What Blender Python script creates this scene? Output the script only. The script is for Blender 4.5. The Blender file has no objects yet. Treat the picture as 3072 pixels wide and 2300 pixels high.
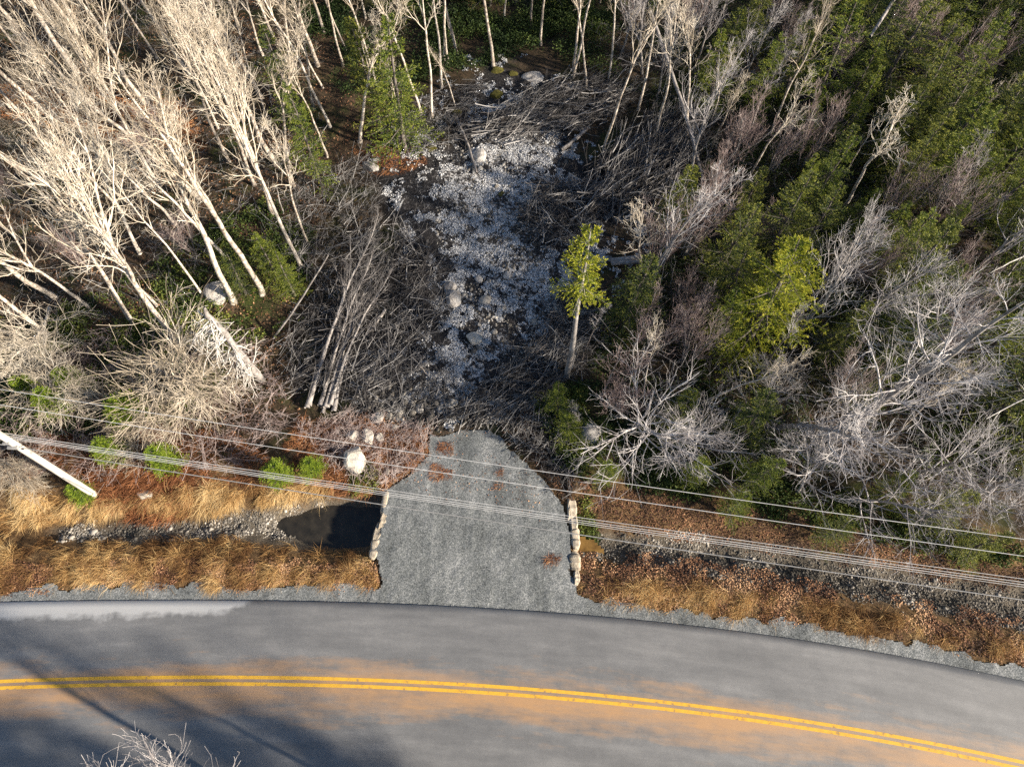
import bpy, math
import numpy as np
from math import radians as R

# ------------------------------------------------------------------ camera, sky, sun
CAM_H, TILT, FOC = 34.0, R(26.0), 2048.0            # metres, radians off straight down, focal length in photo pixels
scn = bpy.context.scene
col = scn.collection
cam_d = bpy.data.cameras.new('camera'); cam_d.sensor_width = 36.0; cam_d.lens = 24.0; cam_d.clip_end = 2000
cam = bpy.data.objects.new('camera', cam_d); col.objects.link(cam)
cam.location = (0, 0, CAM_H); cam.rotation_euler = (TILT, 0, 0)
scn.camera = cam
SUN_EL, SUN_AZ = R(21.0), R(-24.0)                   # azimuth measured from +X (right of the photo)
sdir = np.array([math.cos(SUN_EL)*math.cos(SUN_AZ), math.cos(SUN_EL)*math.sin(SUN_AZ), math.sin(SUN_EL)])
world = bpy.data.worlds.new('World'); scn.world = world; world.use_nodes = True
wn = world.node_tree.nodes; wl = world.node_tree.links
bg = wn['Background']; sky = wn.new('ShaderNodeTexSky'); sky.sky_type = 'NISHITA'; sky.sun_disc = False
sky.sun_elevation = SUN_EL; sky.sun_rotation = math.atan2(sdir[0], sdir[1]); sky.air_density = 1.0; sky.dust_density = 0.6; sky.ozone_density = 2.0
wl.new(sky.outputs[0], bg.inputs[0]); bg.inputs[1].default_value = 0.057
sl = bpy.data.lights.new('sun', 'SUN'); sl.energy = 5.0; sl.angle = R(2.0); sl.color = (1.0, 0.87, 0.70)
sun = bpy.data.objects.new('sun', sl); col.objects.link(sun); sun.location = (40, -20, 30)
from mathutils import Vector, Matrix, Quaternion
sun.rotation_euler = Vector(-sdir).to_track_quat('-Z', 'Y').to_euler()
scn.view_settings.view_transform = 'Standard'; scn.view_settings.look = 'None'
scn.view_settings.gamma = 1.0; scn.view_settings.exposure = 1.25
scn.cycles.max_bounces = 5; scn.cycles.diffuse_bounces = 3; scn.cycles.glossy_bounces = 2
scn.cycles.transmission_bounces = 2; scn.cycles.transparent_max_bounces = 4
scn.cycles.use_denoising = False

# ------------------------------------------------------------------ small helpers
ct, st = math.cos(TILT), math.sin(TILT)
def P(px, py, z=0.0):
    """photo pixel (3072 x 2300) -> world x, y on the level z"""
    u = (px-1536.0)/FOC; v = (1150.0-py)/FOC
    d = (u, st+ct*v, -ct+st*v); k = (z-CAM_H)/d[2]
    return np.array([d[0]*k, d[1]*k, z])
def PX(x, y, z=0.0):
    """world -> photo pixel"""
    y_, z_ = y, z-CAM_H
    yc = ct*y_ + st*z_; zc = -st*y_ + ct*z_
    return 1536+FOC*x/(-zc), 1150-FOC*yc/(-zc)
def poly(pts): return np.array([P(a, b)[:2] for a, b in pts])
def inside(pl, x, y):
    r = np.zeros(x.shape, bool); n = len(pl)
    for i in range(n):
        x0, y0 = pl[i]; x1, y1 = pl[(i+1) % n]
        c = ((y0 > y) != (y1 > y)) & (x < (x1-x0)*(y-y0)/(y1-y0+1e-12)+x0)
        r ^= c
    return r
def sdist(pl, x, y):
    """signed distance to polygon, positive inside"""
    d = np.full(x.shape, 1e9); n = len(pl)
    for i in range(n):
        a = pl[i]; b = pl[(i+1) % n]; ab = b-a
        t = np.clip(((x-a[0])*ab[0]+(y-a[1])*ab[1])/(ab@ab+1e-12), 0, 1)
        d = np.minimum(d, np.hypot(x-a[0]-t*ab[0], y-a[1]-t*ab[1]))
    return np.where(inside(pl, x, y), d, -d)
def sm(e0, e1, x):
    t = np.clip((x-e0)/(e1-e0), 0, 1); return t*t*(3-2*t)
_lat = np.random.RandomState(5).rand(256, 256)
def vnoise(x, y, s):
    x = x/s; y = y/s; xi = np.floor(x).astype(int); yi = np.floor(y).astype(int)
    fx = x-xi; fy = y-yi; fx = fx*fx*(3-2*fx); fy = fy*fy*(3-2*fy)
    g = lambda a, b: _lat[a % 256, b % 256]
    return (g(xi, yi)*(1-fx)+g(xi+1, yi)*fx)*(1-fy)+(g(xi, yi+1)*(1-fx)+g(xi+1, yi+1)*fx)*fy
def fbm(x, y, s, o=3):
    r = 0; a = .5; t = 0
    for i in range(o):
        r = r+a*vnoise(x+31.7*i, y-17.3*i, s); t += a; a *= .5; s *= .5
    return r/t

def tag(o, label=None, cat=None, group=None, kind=None):
    if label: o['label'] = label
    if cat: o['category'] = cat
    if group: o['group'] = group
    if kind: o['kind'] = kind
    return o
def mesh_np(name, V, F=None, mats=(), T=None, smooth=False, attrs=None, uv=None):
    """mesh from numpy: quads F (n,4) and/or triangles T (n,3)"""
    me = bpy.data.meshes.new(name)
    V = np.asarray(V, np.float32)
    nq = 0 if F is None else len(F); nt = 0 if T is None else len(T)
    me.vertices.add(len(V)); me.vertices.foreach_set('co', V.ravel())
    idx = []; 
    if nq: idx.append(np.asarray(F, np.int32).ravel())
    if nt: idx.append(np.asarray(T, np.int32).ravel())
    idx = np.concatenate(idx)
    me.loops.add(len(idx)); me.loops.foreach_set('vertex_index', idx)
    st_ = np.concatenate([np.arange(nq, dtype=np.int32)*4, nq*4+np.arange(nt, dtype=np.int32)*3])
    me.polygons.add(nq+nt); me.polygons.foreach_set('loop_start', st_)
    me.polygons.foreach_set('loop_total', np.concatenate([np.full(nq, 4, np.int32), np.full(nt, 3, np.int32)]))
    if smooth: me.polygons.foreach_set('use_smooth', np.ones(nq+nt, bool))
    if attrs:
        for k, a in attrs.items():
            dom = 'POINT' if len(a) == len(V) else 'FACE'
            at = me.attributes.new(k, 'FLOAT', dom); at.data.foreach_set('value', np.asarray(a, np.float32))
    me.update(calc_edges=True)
    for m in (mats if isinstance(mats, (list, tuple)) else [mats]): me.materials.append(m)
    return me
def obj(name, me, parent=None):
    o = bpy.data.objects.new(name, me); col.objects.link(o)
    if parent is not None: o.parent = parent
    return o
def empty(name, loc=(0, 0, 0)):
    o = bpy.data.objects.new(name, None); o.empty_display_size = .3; col.objects.link(o); o.location = loc; return o

# ------------------------------------------------------------------ materials
def mat(name, stops, scale=4.0, detail=6.0, rough=.85, bump=0.0, bscale=None, bdist=.02, attr=None, coord='Object',
        spec=.3, transl=0.0, objrand=0.0, stretch=None):
    """noise -> colour ramp -> Principled; attr: a per-face number steers the ramp too"""
    m = bpy.data.materials.new(name); m.use_nodes = True; nt = m.node_tree; N = nt.nodes; L = nt.links
    b = N['Principled BSDF']; b.inputs['Roughness'].default_value = rough; b.inputs['Specular IOR Level'].default_value = spec
    tc = N.new('ShaderNodeTexCoord'); src = tc.outputs[coord]
    if stretch:
        mp = N.new('ShaderNodeMapping'); mp.inputs['Scale'].default_value = stretch; L.new(src, mp.inputs[0]); src = mp.outputs[0]
    nz = N.new('ShaderNodeTexNoise'); nz.inputs['Scale'].default_value = scale; nz.inputs['Detail'].default_value = detail
    nz.inputs['Roughness'].default_value = .62; L.new(src, nz.inputs['Vector'])
    fac = nz.outputs['Fac']
    if attr:
        a = N.new('ShaderNodeAttribute'); a.attribute_name = attr
        mx = N.new('ShaderNodeMath'); mx.operation = 'MULTIPLY_ADD'; mx.inputs[1].default_value = .35
        L.new(fac, mx.inputs[0]); 
        m2 = N.new('ShaderNodeMath'); m2.operation = 'MULTIPLY'; m2.inputs[1].default_value = .75; L.new(a.outputs['Fac'], m2.inputs[0])
        L.new(m2.outputs[0], mx.inputs[2]); fac = mx.outputs[0]
    if objrand:
        oi = N.new('ShaderNodeObjectInfo'); m3 = N.new('ShaderNodeMath'); m3.operation = 'MULTIPLY_ADD'
        m3.inputs[1].default_value = objrand; L.new(oi.outputs['Random'], m3.inputs[0])
        s_ = N.new('ShaderNodeMath'); s_.operation = 'SUBTRACT'; s_.inputs[1].default_value = objrand/2; L.new(fac, s_.inputs[0])
        L.new(s_.outputs[0], m3.inputs[2]); fac = m3.outputs[0]
    cr = N.new('ShaderNodeValToRGB'); e = cr.color_ramp.elements
    while len(e) < len(stops): e.new(.5)
    for i, (p, c) in enumerate(stops): e[i].position = p; e[i].color = (*c, 1)
    L.new(fac, cr.inputs[0]); L.new(cr.outputs[0], b.inputs['Base Color'])
    if bump:
        n2 = N.new('ShaderNodeTexNoise'); n2.inputs['Scale'].default_value = bscale or scale*3; n2.inputs['Detail'].default_value = 4
        L.new(src, n2.inputs['Vector']); bp = N.new('ShaderNodeBump'); bp.inputs['Strength'].default_value = bump
        bp.inputs['Distance'].default_value = bdist; L.new(n2.outputs['Fac'], bp.inputs['Height']); L.new(bp.outputs[0], b.inputs['Normal'])
    if transl:
        t = N.new('ShaderNodeBsdfTranslucent'); L.new(cr.outputs[0], t.inputs[0]); ms = N.new('ShaderNodeMixShader')
        ms.inputs[0].default_value = transl; L.new(b.outputs[0], ms.inputs[1]); L.new(t.outputs[0], ms.inputs[2])
        L.new(ms.outputs[0], N['Material Output'].inputs['Surface'])
    return m

M = {}
M['bark_pale'] = mat('pale_bark', [(.34, (.16, .13, .105)), (.46, (.38, .33, .28)), (.64, (.70, .65, .58))], 4.5, 12, .8, .7, 14, .03, objrand=.12)
M['bark_grey'] = mat('grey_bark', [(.3, (.10, .09, .085)), (.5, (.27, .25, .24)), (.72, (.45, .43, .41))], 3.5, 8, .85, .5, 14, .02, objrand=.12)
M['bark_dark'] = mat('dark_bark', [(.3, (.055, .045, .04)), (.55, (.15, .13, .12)), (.75, (.27, .25, .235))], 4, 8, .9, .5, 16, .02, objrand=.1)
M['twig_pale'] = mat('pale_twigs', [(.3, (.22, .18, .13)), (.5, (.54, .475, .385)), (.7, (.80, .75, .66))], 1.2, 4, .8, objrand=.15)
M['twig_grey'] = mat('grey_twigs', [(.3, (.13, .12, .125)), (.5, (.34, .32, .325)), (.66, (.66, .635, .63))], 1.2, 4, .8, objrand=.15)
M['twig_red'] = mat('reddish_twigs', [(.3, (.12, .085, .085)), (.5, (.30, .235, .225)), (.7, (.50, .43, .41))], .9, 4, .8, objrand=.2)
M['stick'] = mat('weathered_sticks', [(.15, (.02, .018, .018)), (.5, (.065, .062, .064)), (.72, (.17, .165, .165)), (.9, (.40, .39, .385))], .8, 5, .9, attr='v')
M['dead'] = mat('bleached_wood', [(.3, (.30, .28, .26)), (.5, (.55, .53, .50)), (.7, (.72, .70, .67))], 3, 6, .8, .4, 20, .01)
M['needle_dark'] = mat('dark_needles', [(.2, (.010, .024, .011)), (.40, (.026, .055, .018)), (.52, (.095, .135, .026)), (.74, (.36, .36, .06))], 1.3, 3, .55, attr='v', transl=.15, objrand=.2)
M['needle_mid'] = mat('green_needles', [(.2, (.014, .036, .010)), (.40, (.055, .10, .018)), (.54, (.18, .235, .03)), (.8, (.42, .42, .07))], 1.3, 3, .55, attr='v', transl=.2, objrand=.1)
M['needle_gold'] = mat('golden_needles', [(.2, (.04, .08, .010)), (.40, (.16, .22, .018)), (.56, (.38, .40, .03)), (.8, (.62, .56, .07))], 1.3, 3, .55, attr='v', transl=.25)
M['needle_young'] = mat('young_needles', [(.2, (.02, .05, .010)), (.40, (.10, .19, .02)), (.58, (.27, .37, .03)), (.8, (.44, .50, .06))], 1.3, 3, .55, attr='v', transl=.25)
M['straw'] = mat('dry_grass', [(.10, (.035, .018, .010)), (.30, (.13, .065, .028)), (.48, (.34, .19, .075)), (.66, (.60, .40, .17)), (.88, (.80, .62, .34))], 1.5, 3, .8, attr='v', transl=.2)
M['leaf'] = mat('fallen_leaves', [(.1, (.025, .014, .011)), (.35, (.09, .045, .03)), (.6, (.30, .15, .08)), (.85, (.60, .38, .22))], 2.0, 3, .8, attr='v')
M['fern'] = mat('rusty_bracken', [(.1, (.05, .02, .012)), (.35, (.20, .08, .035)), (.6, (.44, .20, .09)), (.85, (.66, .42, .22))], 1.2, 3, .8, attr='v', transl=.2)
M['herb'] = mat('low_green_leaves', [(.1, (.012, .026, .008)), (.4, (.04, .07, .016)), (.7, (.11, .145, .03)), (.95, (.24, .25, .05))], 1.1, 3, .7, attr='v', transl=.2)
M['rock'] = mat('granite', [(.25, (.12, .11, .10)), (.45, (.36, .34, .32)), (.62, (.52, .50, .47)), (.8, (.62, .60, .57))], 2.2, 9, .85, .7, 9, .05, objrand=.15)
M['rock_pale'] = mat('pale_granite', [(.3, (.26, .23, .18)), (.45, (.52, .48, .42)), (.62, (.62, .58, .51)), (.8, (.70, .66, .60))], 2.2, 9, .85, .7, 9, .05)
M['stone'] = mat('loose_stones', [(.1, (.03, .028, .025)), (.4, (.085, .08, .07)), (.68, (.19, .175, .155)), (.92, (.50, .47, .42))], 3, 3, .85, attr='v')
M['pole'] = mat('pole_wood', [(.34, (.36, .31, .26)), (.5, (.60, .56, .50)), (.66, (.74, .71, .66))], 1.4, 12, .8, .3, 12, .01, stretch=(8, 8, .6))
M['wire'] = mat('bare_wire', [(.3, (.50, .50, .50)), (.7, (.68, .68, .68))], 2, 2, .45, spec=.5)
M['cable'] = mat('black_cable', [(.3, (.025, .028, .03)), (.7, (.06, .065, .07))], 2, 2, .5, spec=.5)
M['metal'] = mat('galvanised_metal', [(.3, (.22, .22, .22)), (.7, (.36, .36, .36))], 8, 2, .45, spec=.5)

# ------------------------------------------------------------------ ground zones, traced on the ground of the photo
road_top = np.array([P(a, b)[:2] for a, b in [(0,1808),(232,1800),(510,1799),(800,1802),(1024,1808),(1395,1822),(1673,1839),(2048,1872),(2373,1916),(2697,1968),(3072,2044)]])
c_edge = np.polyfit(road_top[:, 0], road_top[:, 1], 3)
line_mid = np.array([P(a, b)[:2] for a, b in [(0,2054),(278,2044),(600,2038),(868,2042),(1180,2054),(1536,2074),(2022,2117),(2508,2187),(2890,2258),(3072,2297)]])
c_line = np.polyfit(line_mid[:, 0], line_mid[:, 1], 3)
def clampx(x): return np.clip(x, -27, 26)
def ye(x):                                              # north edge of the asphalt, extended straight past the frame
    xc = clampx(x); return np.polyval(c_edge, xc) + (x-xc)*np.polyval(np.polyder(c_edge), xc)
def yl(x):
    xc = clampx(x); return np.polyval(c_line, xc) + (x-xc)*np.polyval(np.polyder(c_line), xc)
DRIVE = poly([(1145,1752),(1135,1700),(1118,1664),(1130,1622),(1148,1548),(1156,1478),(1186,1448),(1250,1404),(1284,1362),(1288,1300),(1330,1312),(1386,1293),(1430,1285),(1470,1286),(1497,1307),(1522,1339),(1580,1385),(1625,1425),(1664,1474),(1692,1515),(1703,1560),(1705,1600),(1708,1664),(1716,1724),(1735,1782),(1800,1850),(1080,1830)])
CLEAR = poly([(1130,1250),(1050,1180),(1060,1060),(1180,900),(1200,740),(1120,600),(1150,470),(1330,420),(1370,300),(1500,190),(1660,200),(1740,330),(1730,450),(1850,560),(1900,680),(1800,760),(1720,900),(1690,1060),(1600,1180),(1560,1270),(1350,1270)])
SNOW = [(1440,560,150,130,.85),(1560,450,110,70,.9),(1640,440,70,50,.8),(1330,560,120,70,.5),(1420,700,110,120,.9),(1540,640,120,120,.9),(1520,790,110,110,.9),(1600,830,90,100,.8),
        (1370,900,70,60,.7),(1610,930,70,90,.9),(1420,980,100,60,.55),(1400,1090,120,80,.8),(1480,900,90,90,.6),(1450,1040,110,80,.7),(1410,1170,45,35,1.0),(1550,330,90,60,.65),(1480,380,120,50,.6),(1620,260,70,60,.3),(1780,610,80,70,.6),
        (1100,1110,80,60,.5),(1250,1160,100,60,.45),(1820,760,90,60,.6),(1900,700,60,50,.5),(880,1190,60,60,.4),(1700,560,60,60,.6),(1340,1230,60,30,.5),(1240,640,80,90,.45),(1180,560,70,60,.35),(1480,230,110,50,.35),(1300,420,90,40,.4),(1300,1130,120,70,.45),(1500,1080,80,60,.4),(1640,700,60,80,.6),(1360,860,45,45,.8)]
RIGHT_DITCH = poly([(1740,1572),(2048,1585),(2500,1645),(2800,1705),(3200,1765),(3200,1910),(2800,1830),(2500,1760),(2048,1700),(1740,1650)])
LEFT_DITCH = poly([(120,1575),(300,1545),(560,1555),(740,1520),(900,1490),(1140,1480),(1135,1640),(900,1640),(600,1610),(200,1635)])
X_L, X_R = P(1146,1560)[0], P(1707,1600)[0]            # walls of the driveway
def terrain(x, y):
    o = y-ye(x)
    z = (fbm(x, y, 6, 3)-.5)*.9*sm(4, 12, o) + (fbm(x, y, .9, 3)-.5)*.28*sm(1.5, 3.5, o) + sm(7, 40, o)*2.0*0
    ditch = np.exp(-((o-3.9)/1.25)**2)*1.15
    inn = sm(X_L-.25, X_L+.15, x)*(1-sm(X_R-.1, X_R+.3, x))
    z = z - ditch*(1-inn)*(1-.38*sm(-10, -14, x))
    pool = 1.1*np.exp(-(((x+8.6)/2.2)**2+((y-8.9)/1.35)**2)); z = z - pool*(.72+.56*fbm(x, y, .8, 3))*(1-inn)
    z = z*(1-inn*(1-sm(9, 12, o)))
    ds = sdist(DRIVE, x, y) if x.size > 1 or abs(x[0]) < 12 else -1.0
    z = np.where(ds > -.1, np.minimum(z, -.09), z)
    z = z + .22*np.exp(-((o-6.6)/1.2)**2)*(1-inn)*fbm(x, y, 2, 2)*2
    z = z - .05*(1-sm(1.0, 2.0, o))
    return z
def tz(x, y): return float(terrain(np.array([float(x)]), np.array([float(y)]))[0])
def PT(px, py):
    """photo pixel -> point on the terrain"""
    z = 0.0
    for _ in range(4):
        p = P(px, py, z); z = tz(p[0], p[1])
    return np.array([p[0], p[1], z])

xs = np.concatenate([-np.geomspace(600, 50, 14), np.arange(-45, 45.01, .16), np.geomspace(50, 600, 14)])
ys = np.concatenate([-np.geomspace(600, 10, 14), np.arange(-6, 54.01, .16), np.geomspace(58, 700, 14)])
GX, GY = np.meshgrid(xs, ys); gx, gy = GX.ravel(), GY.ravel(); gz = terrain(gx, gy)
nx, ny = len(xs), len(ys)
ii = (np.arange(ny-1)[:, None]*nx+np.arange(nx-1)[None]).ravel()
GF = np.stack([ii, ii+1, ii+nx+1, ii+nx], 1)
wob = (fbm(gx, gy, 1.6, 4)-.5)
def mask(pl, w=.8, soft=.5): return sm(-soft, soft, sdist(pl, gx, gy)+wob*2*w)
o_ = gy-ye(gx)
pxx, pyy = PX(gx, gy, 0)
snow = np.zeros(gx.shape)
for a, b, ra, rb, s_ in SNOW:
    snow = np.maximum(snow, min(1.0, s_*1.15)*np.exp(-(((pxx-a)/(ra*1.25))**2+((pyy-b)/(rb*1.25))**2)**1.4))
m_clear = mask(CLEAR, 1.5, 1.0)
m_ditch = np.maximum(mask(RIGHT_DITCH, .5, .3), mask(LEFT_DITCH, .5, .3))
m_verge = sm(0, .6, o_+wob)*(1-sm(6.2, 8.0, o_+wob*2))
near = (np.abs(gx) < 46) & (gy > -7) & (gy < 55)
snow = np.where(near, snow, 0)

# ground material: litter, moss, verge soil, ditch gravel, frost patches, steered by traced zones and broken by noise
def ground_mat():
    m = bpy.data.materials.new('forest_floor'); m.use_nodes = True; nt = m.node_tree; N = nt.nodes; L = nt.links
    b = N['Principled BSDF']; b.inputs['Roughness'].default_value = .95; b.inputs['Specular IOR Level'].default_value = .15
    tc = N.new('ShaderNodeTexCoord')
    def noise(s, d=8, r=.6, off=0, dist=0):
        mp = N.new('ShaderNodeMapping'); mp.inputs['Location'].default_value = (off, off*.7, 0); L.new(tc.outputs['Object'], mp.inputs[0])
        n = N.new('ShaderNodeTexNoise'); n.inputs['Scale'].default_value = s; n.inputs['Detail'].default_value = d; n.inputs['Roughness'].default_value = r
        n.inputs['Distortion'].default_value = dist
        L.new(mp.outputs[0], n.inputs['Vector']); return n.outputs['Fac']
    def ramp(f, stops):
        c = N.new('ShaderNodeValToRGB'); e = c.color_ramp.elements
        while len(e) < len(stops): e.new(.5)
        for i, (p, cc) in enumerate(stops): e[i].position = p; e[i].color = (*cc, 1)
        L.new(f, c.inputs[0]); return c.outputs[0]
    def at(k): a = N.new('ShaderNodeAttribute'); a.attribute_name = k; return a.outputs['Fac']
    def mth(op, a, b_, c=None):
        n = N.new('ShaderNodeMath'); n.operation = op
        for i, v in enumerate((a, b_, c)):
            if v is None: continue
            if isinstance(v, (int, float)): n.inputs[i].default_value = v
            else: L.new(v, n.inputs[i])
        n.use_clamp = True; return n.outputs[0]
    def mix(f, a, b_):
        n = N.new('ShaderNodeMix'); n.data_type = 'RGBA'; L.new(f, n.inputs[0]); L.new(a, n.inputs[6]); L.new(b_, n.inputs[7]); return n.outputs[2]
    litter = ramp(noise(5, 12, .75), [(.3, (.012, .010, .008)), (.45, (.045, .032, .024)), (.58, (.10, .065, .045)), (.72, (.19, .13, .09))])
    moss = ramp(noise(4, 10, .7, 9), [(.3, (.010, .016, .006)), (.5, (.035, .05, .014)), (.7, (.09, .10, .025))])
    base = mix(mth('MULTIPLY_ADD', mth('SUBTRACT', noise(.35, 5, .6, 3), .5), 5.0, .15), litter, moss)
    clr = ramp(noise(6, 14, .8, 21), [(.35, (.010, .010, .011)), (.52, (.035, .033, .034)), (.62, (.10, .095, .095)), (.75, (.22, .21, .21))])
    base = mix(at('clear'), base, clr)
    verge = ramp(noise(5, 12, .75, 33), [(.3, (.035, .022, .012)), (.5, (.13, .08, .04)), (.65, (.26, .17, .085)), (.78, (.38, .27, .14))])
    base = mix(at('verge'), base, verge)
    grav = ramp(noise(12, 9, .85, 44), [(.34, (.03, .026, .02)), (.5, (.11, .095, .075)), (.62, (.24, .21, .17)), (.75, (.50, .46, .40))])
    base = mix(at('ditch'), base, grav)
    s1 = mth('ADD', at('snow'), mth('MULTIPLY', mth('SUBTRACT', noise(3.2, 12, .78, 60, .6), .5), 1.0))
    n_s = mth('ADD', mth('MULTIPLY', at('snow'), .20), mth('MULTIPLY_ADD', noise(1.1, 3, .6, 61, .2), .30, mth('MULTIPLY', noise(5.0, 9, .80, 60, .2), .85)))
    s1 = mth('MULTIPLY', mth('SUBTRACT', n_s, .76), 22.0)
    s1 = mth('MULTIPLY', s1, mth('MULTIPLY', at('snow'), 4.0))
    white = ramp(noise(9, 6, .7, 77), [(.3, (.26, .26, .265)), (.6, (.60, .60, .605))])
    base = mix(s1, base, white)
    L.new(base, b.inputs['Base Color'])
    bp = N.new('ShaderNodeBump'); bp.inputs['Strength'].default_value = .9; bp.inputs['Distance'].default_value = .08
    L.new(noise(9, 12, .8, 2), bp.inputs['Height']); L.new(bp.outputs[0], b.inputs['Normal'])
    return m
g = obj('ground', mesh_np('ground', np.stack([gx, gy, gz], 1), GF, ground_mat(), smooth=True,
        attrs={'snow': snow*m_clear**.3, 'clear': m_clear, 'ditch': m_ditch, 'verge': m_verge*(1-m_clear)}))
tag(g, kind='structure')

# gravel driveway and shoulder: a sheet just above the ground
def gravel_mat():
    m = bpy.data.materials.new('crushed_gravel'); m.use_nodes = True; nt = m.node_tree; N = nt.nodes; L = nt.links
    b = N['Principled BSDF']; b.inputs['Roughness'].default_value = .9; b.inputs['Specular IOR Level'].default_value = .25
    tc = N.new('ShaderNodeTexCoord')
    n1 = N.new('ShaderNodeTexVoronoi'); n1.inputs['Scale'].default_value = 26; L.new(tc.outputs['Object'], n1.inputs[0])
    n2 = N.new('ShaderNodeTexNoise'); n2.inputs['Scale'].default_value = 11; n2.inputs['Detail'].default_value = 10; n2.inputs['Roughness'].default_value = .85; L.new(tc.outputs['Object'], n2.inputs[0])
    n3 = N.new('ShaderNodeTexNoise'); n3.inputs['Scale'].default_value = .55; n3.inputs['Detail'].default_value = 4; L.new(tc.outputs['Object'], n3.inputs[0])
    mp = N.new('ShaderNodeMapping'); mp.inputs['Scale'].default_value = (1.6, .13, 1); L.new(tc.outputs['Object'], mp.inputs[0])
    n4 = N.new('ShaderNodeTexNoise'); n4.inputs['Scale'].default_value = 1.0; n4.inputs['Detail'].default_value = 4; L.new(mp.outputs[0], n4.inputs[0])
    hs = N.new('ShaderNodeSeparateColor'); L.new(n1.outputs['Color'], hs.inputs[0])
    def mth(op, a, b_, c=None):
        n = N.new('ShaderNodeMath'); n.operation = op
        for i, v in enumerate((a, b_, c)):
            if v is None: continue
            if isinstance(v, (int, float)): n.inputs[i].default_value = v
            else: L.new(v, n.inputs[i])
        return n.outputs[0]
    f = mth('MULTIPLY_ADD', hs.outputs[0], .20, mth('MULTIPLY_ADD', n2.outputs['Fac'], .60, mth('MULTIPLY_ADD', n3.outputs['Fac'], .30, mth('MULTIPLY', n4.outputs['Fac'], .22))))
    cr = N.new('ShaderNodeValToRGB'); e = cr.color_ramp.elements; e.new(.5); e.new(.6)
    for i, (p, c) in enumerate([(.49, (.038, .042, .044)), (.61, (.125, .138, .142)), (.72, (.205, .22, .225)), (.86, (.46, .47, .47))]): e[i].position = p; e[i].color = (*c, 1)
    L.new(f, cr.inputs[0]); L.new(cr.outputs[0], b.inputs['Base Color'])
    bp = N.new('ShaderNodeBump'); bp.inputs['Strength'].default_value = .8; bp.inputs['Distance'].default_value = .04
    L.new(f, bp.inputs['Height']); L.new(bp.outputs[0], b.inputs['Normal'])
    return m
M['gravel'] = gravel_mat()
sh_edge = np.array([P(a, b)[:2] for a, b in [(0,1778),(139,1764),(325,1757),(394,1738),(556,1752),(696,1757),(1024,1754),(1150,1752),(1720,1775),(1850,1800),(2048,1830),(2373,1863),(2558,1896),(2790,1937),(2929,1962),(3072,2002)]])
def sheet(name, x0, x1, y0, y1, step, inside_fn, zfn, m, lab=None):
    X = np.arange(x0, x1, step); Y = np.arange(y0, y1, step); A, B = np.meshgrid(X, Y); a, b = A.ravel(), B.ravel()
    n = len(X); k = (np.arange(len(Y)-1)[:, None]*n+np.arange(n-1)[None]).ravel()
    F = np.stack([k, k+1, k+n+1, k+n], 1); keep = inside_fn(a, b); F = F[keep[F].all(1)]
    us = np.unique(F); re = np.zeros(len(a), int); re[us] = np.arange(len(us)); F = re[F]
    o = obj(name, mesh_np(name, np.stack([a, b, zfn(a, b)], 1)[us], F, m, smooth=True)); tag(o, kind='structure'); return o
def drive_in(a, b): return sdist(DRIVE, a, b)+(fbm(a, b, .7, 3)-.5)*.45 > 0
def dz(a, b): return .012+(fbm(a, b, 1.8, 3)-.5)*.10*sm(.6, 2, b-ye(a))+(fbm(a, b, .25, 2)-.5)*.035
sheet('gravel_driveway', -7.6, 4.2, 4.2, 14.6, .07, lambda a, b: drive_in(a, b) & (b > ye(a)+.03), dz, M['gravel'])
def shoulder_in(a, b):
    e = np.interp(a, sh_edge[:, 0], sh_edge[:, 1])
    e = np.where(a < sh_edge[0, 0], ye(a)+.6, np.where(a > sh_edge[-1, 0], ye(a)+.8, e))
    return (b > ye(a)-.15) & (b < e+(fbm(a, b, .8, 3)-.5)*.9) & ~(sdist(DRIVE, a, b) > .45)
sheet('gravel_shoulder', -45, 45, -14, 6.5, .07, shoulder_in, lambda a, b: -.004+(fbm(a, b, .25, 2)-.5)*.03, M['gravel'])

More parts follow.
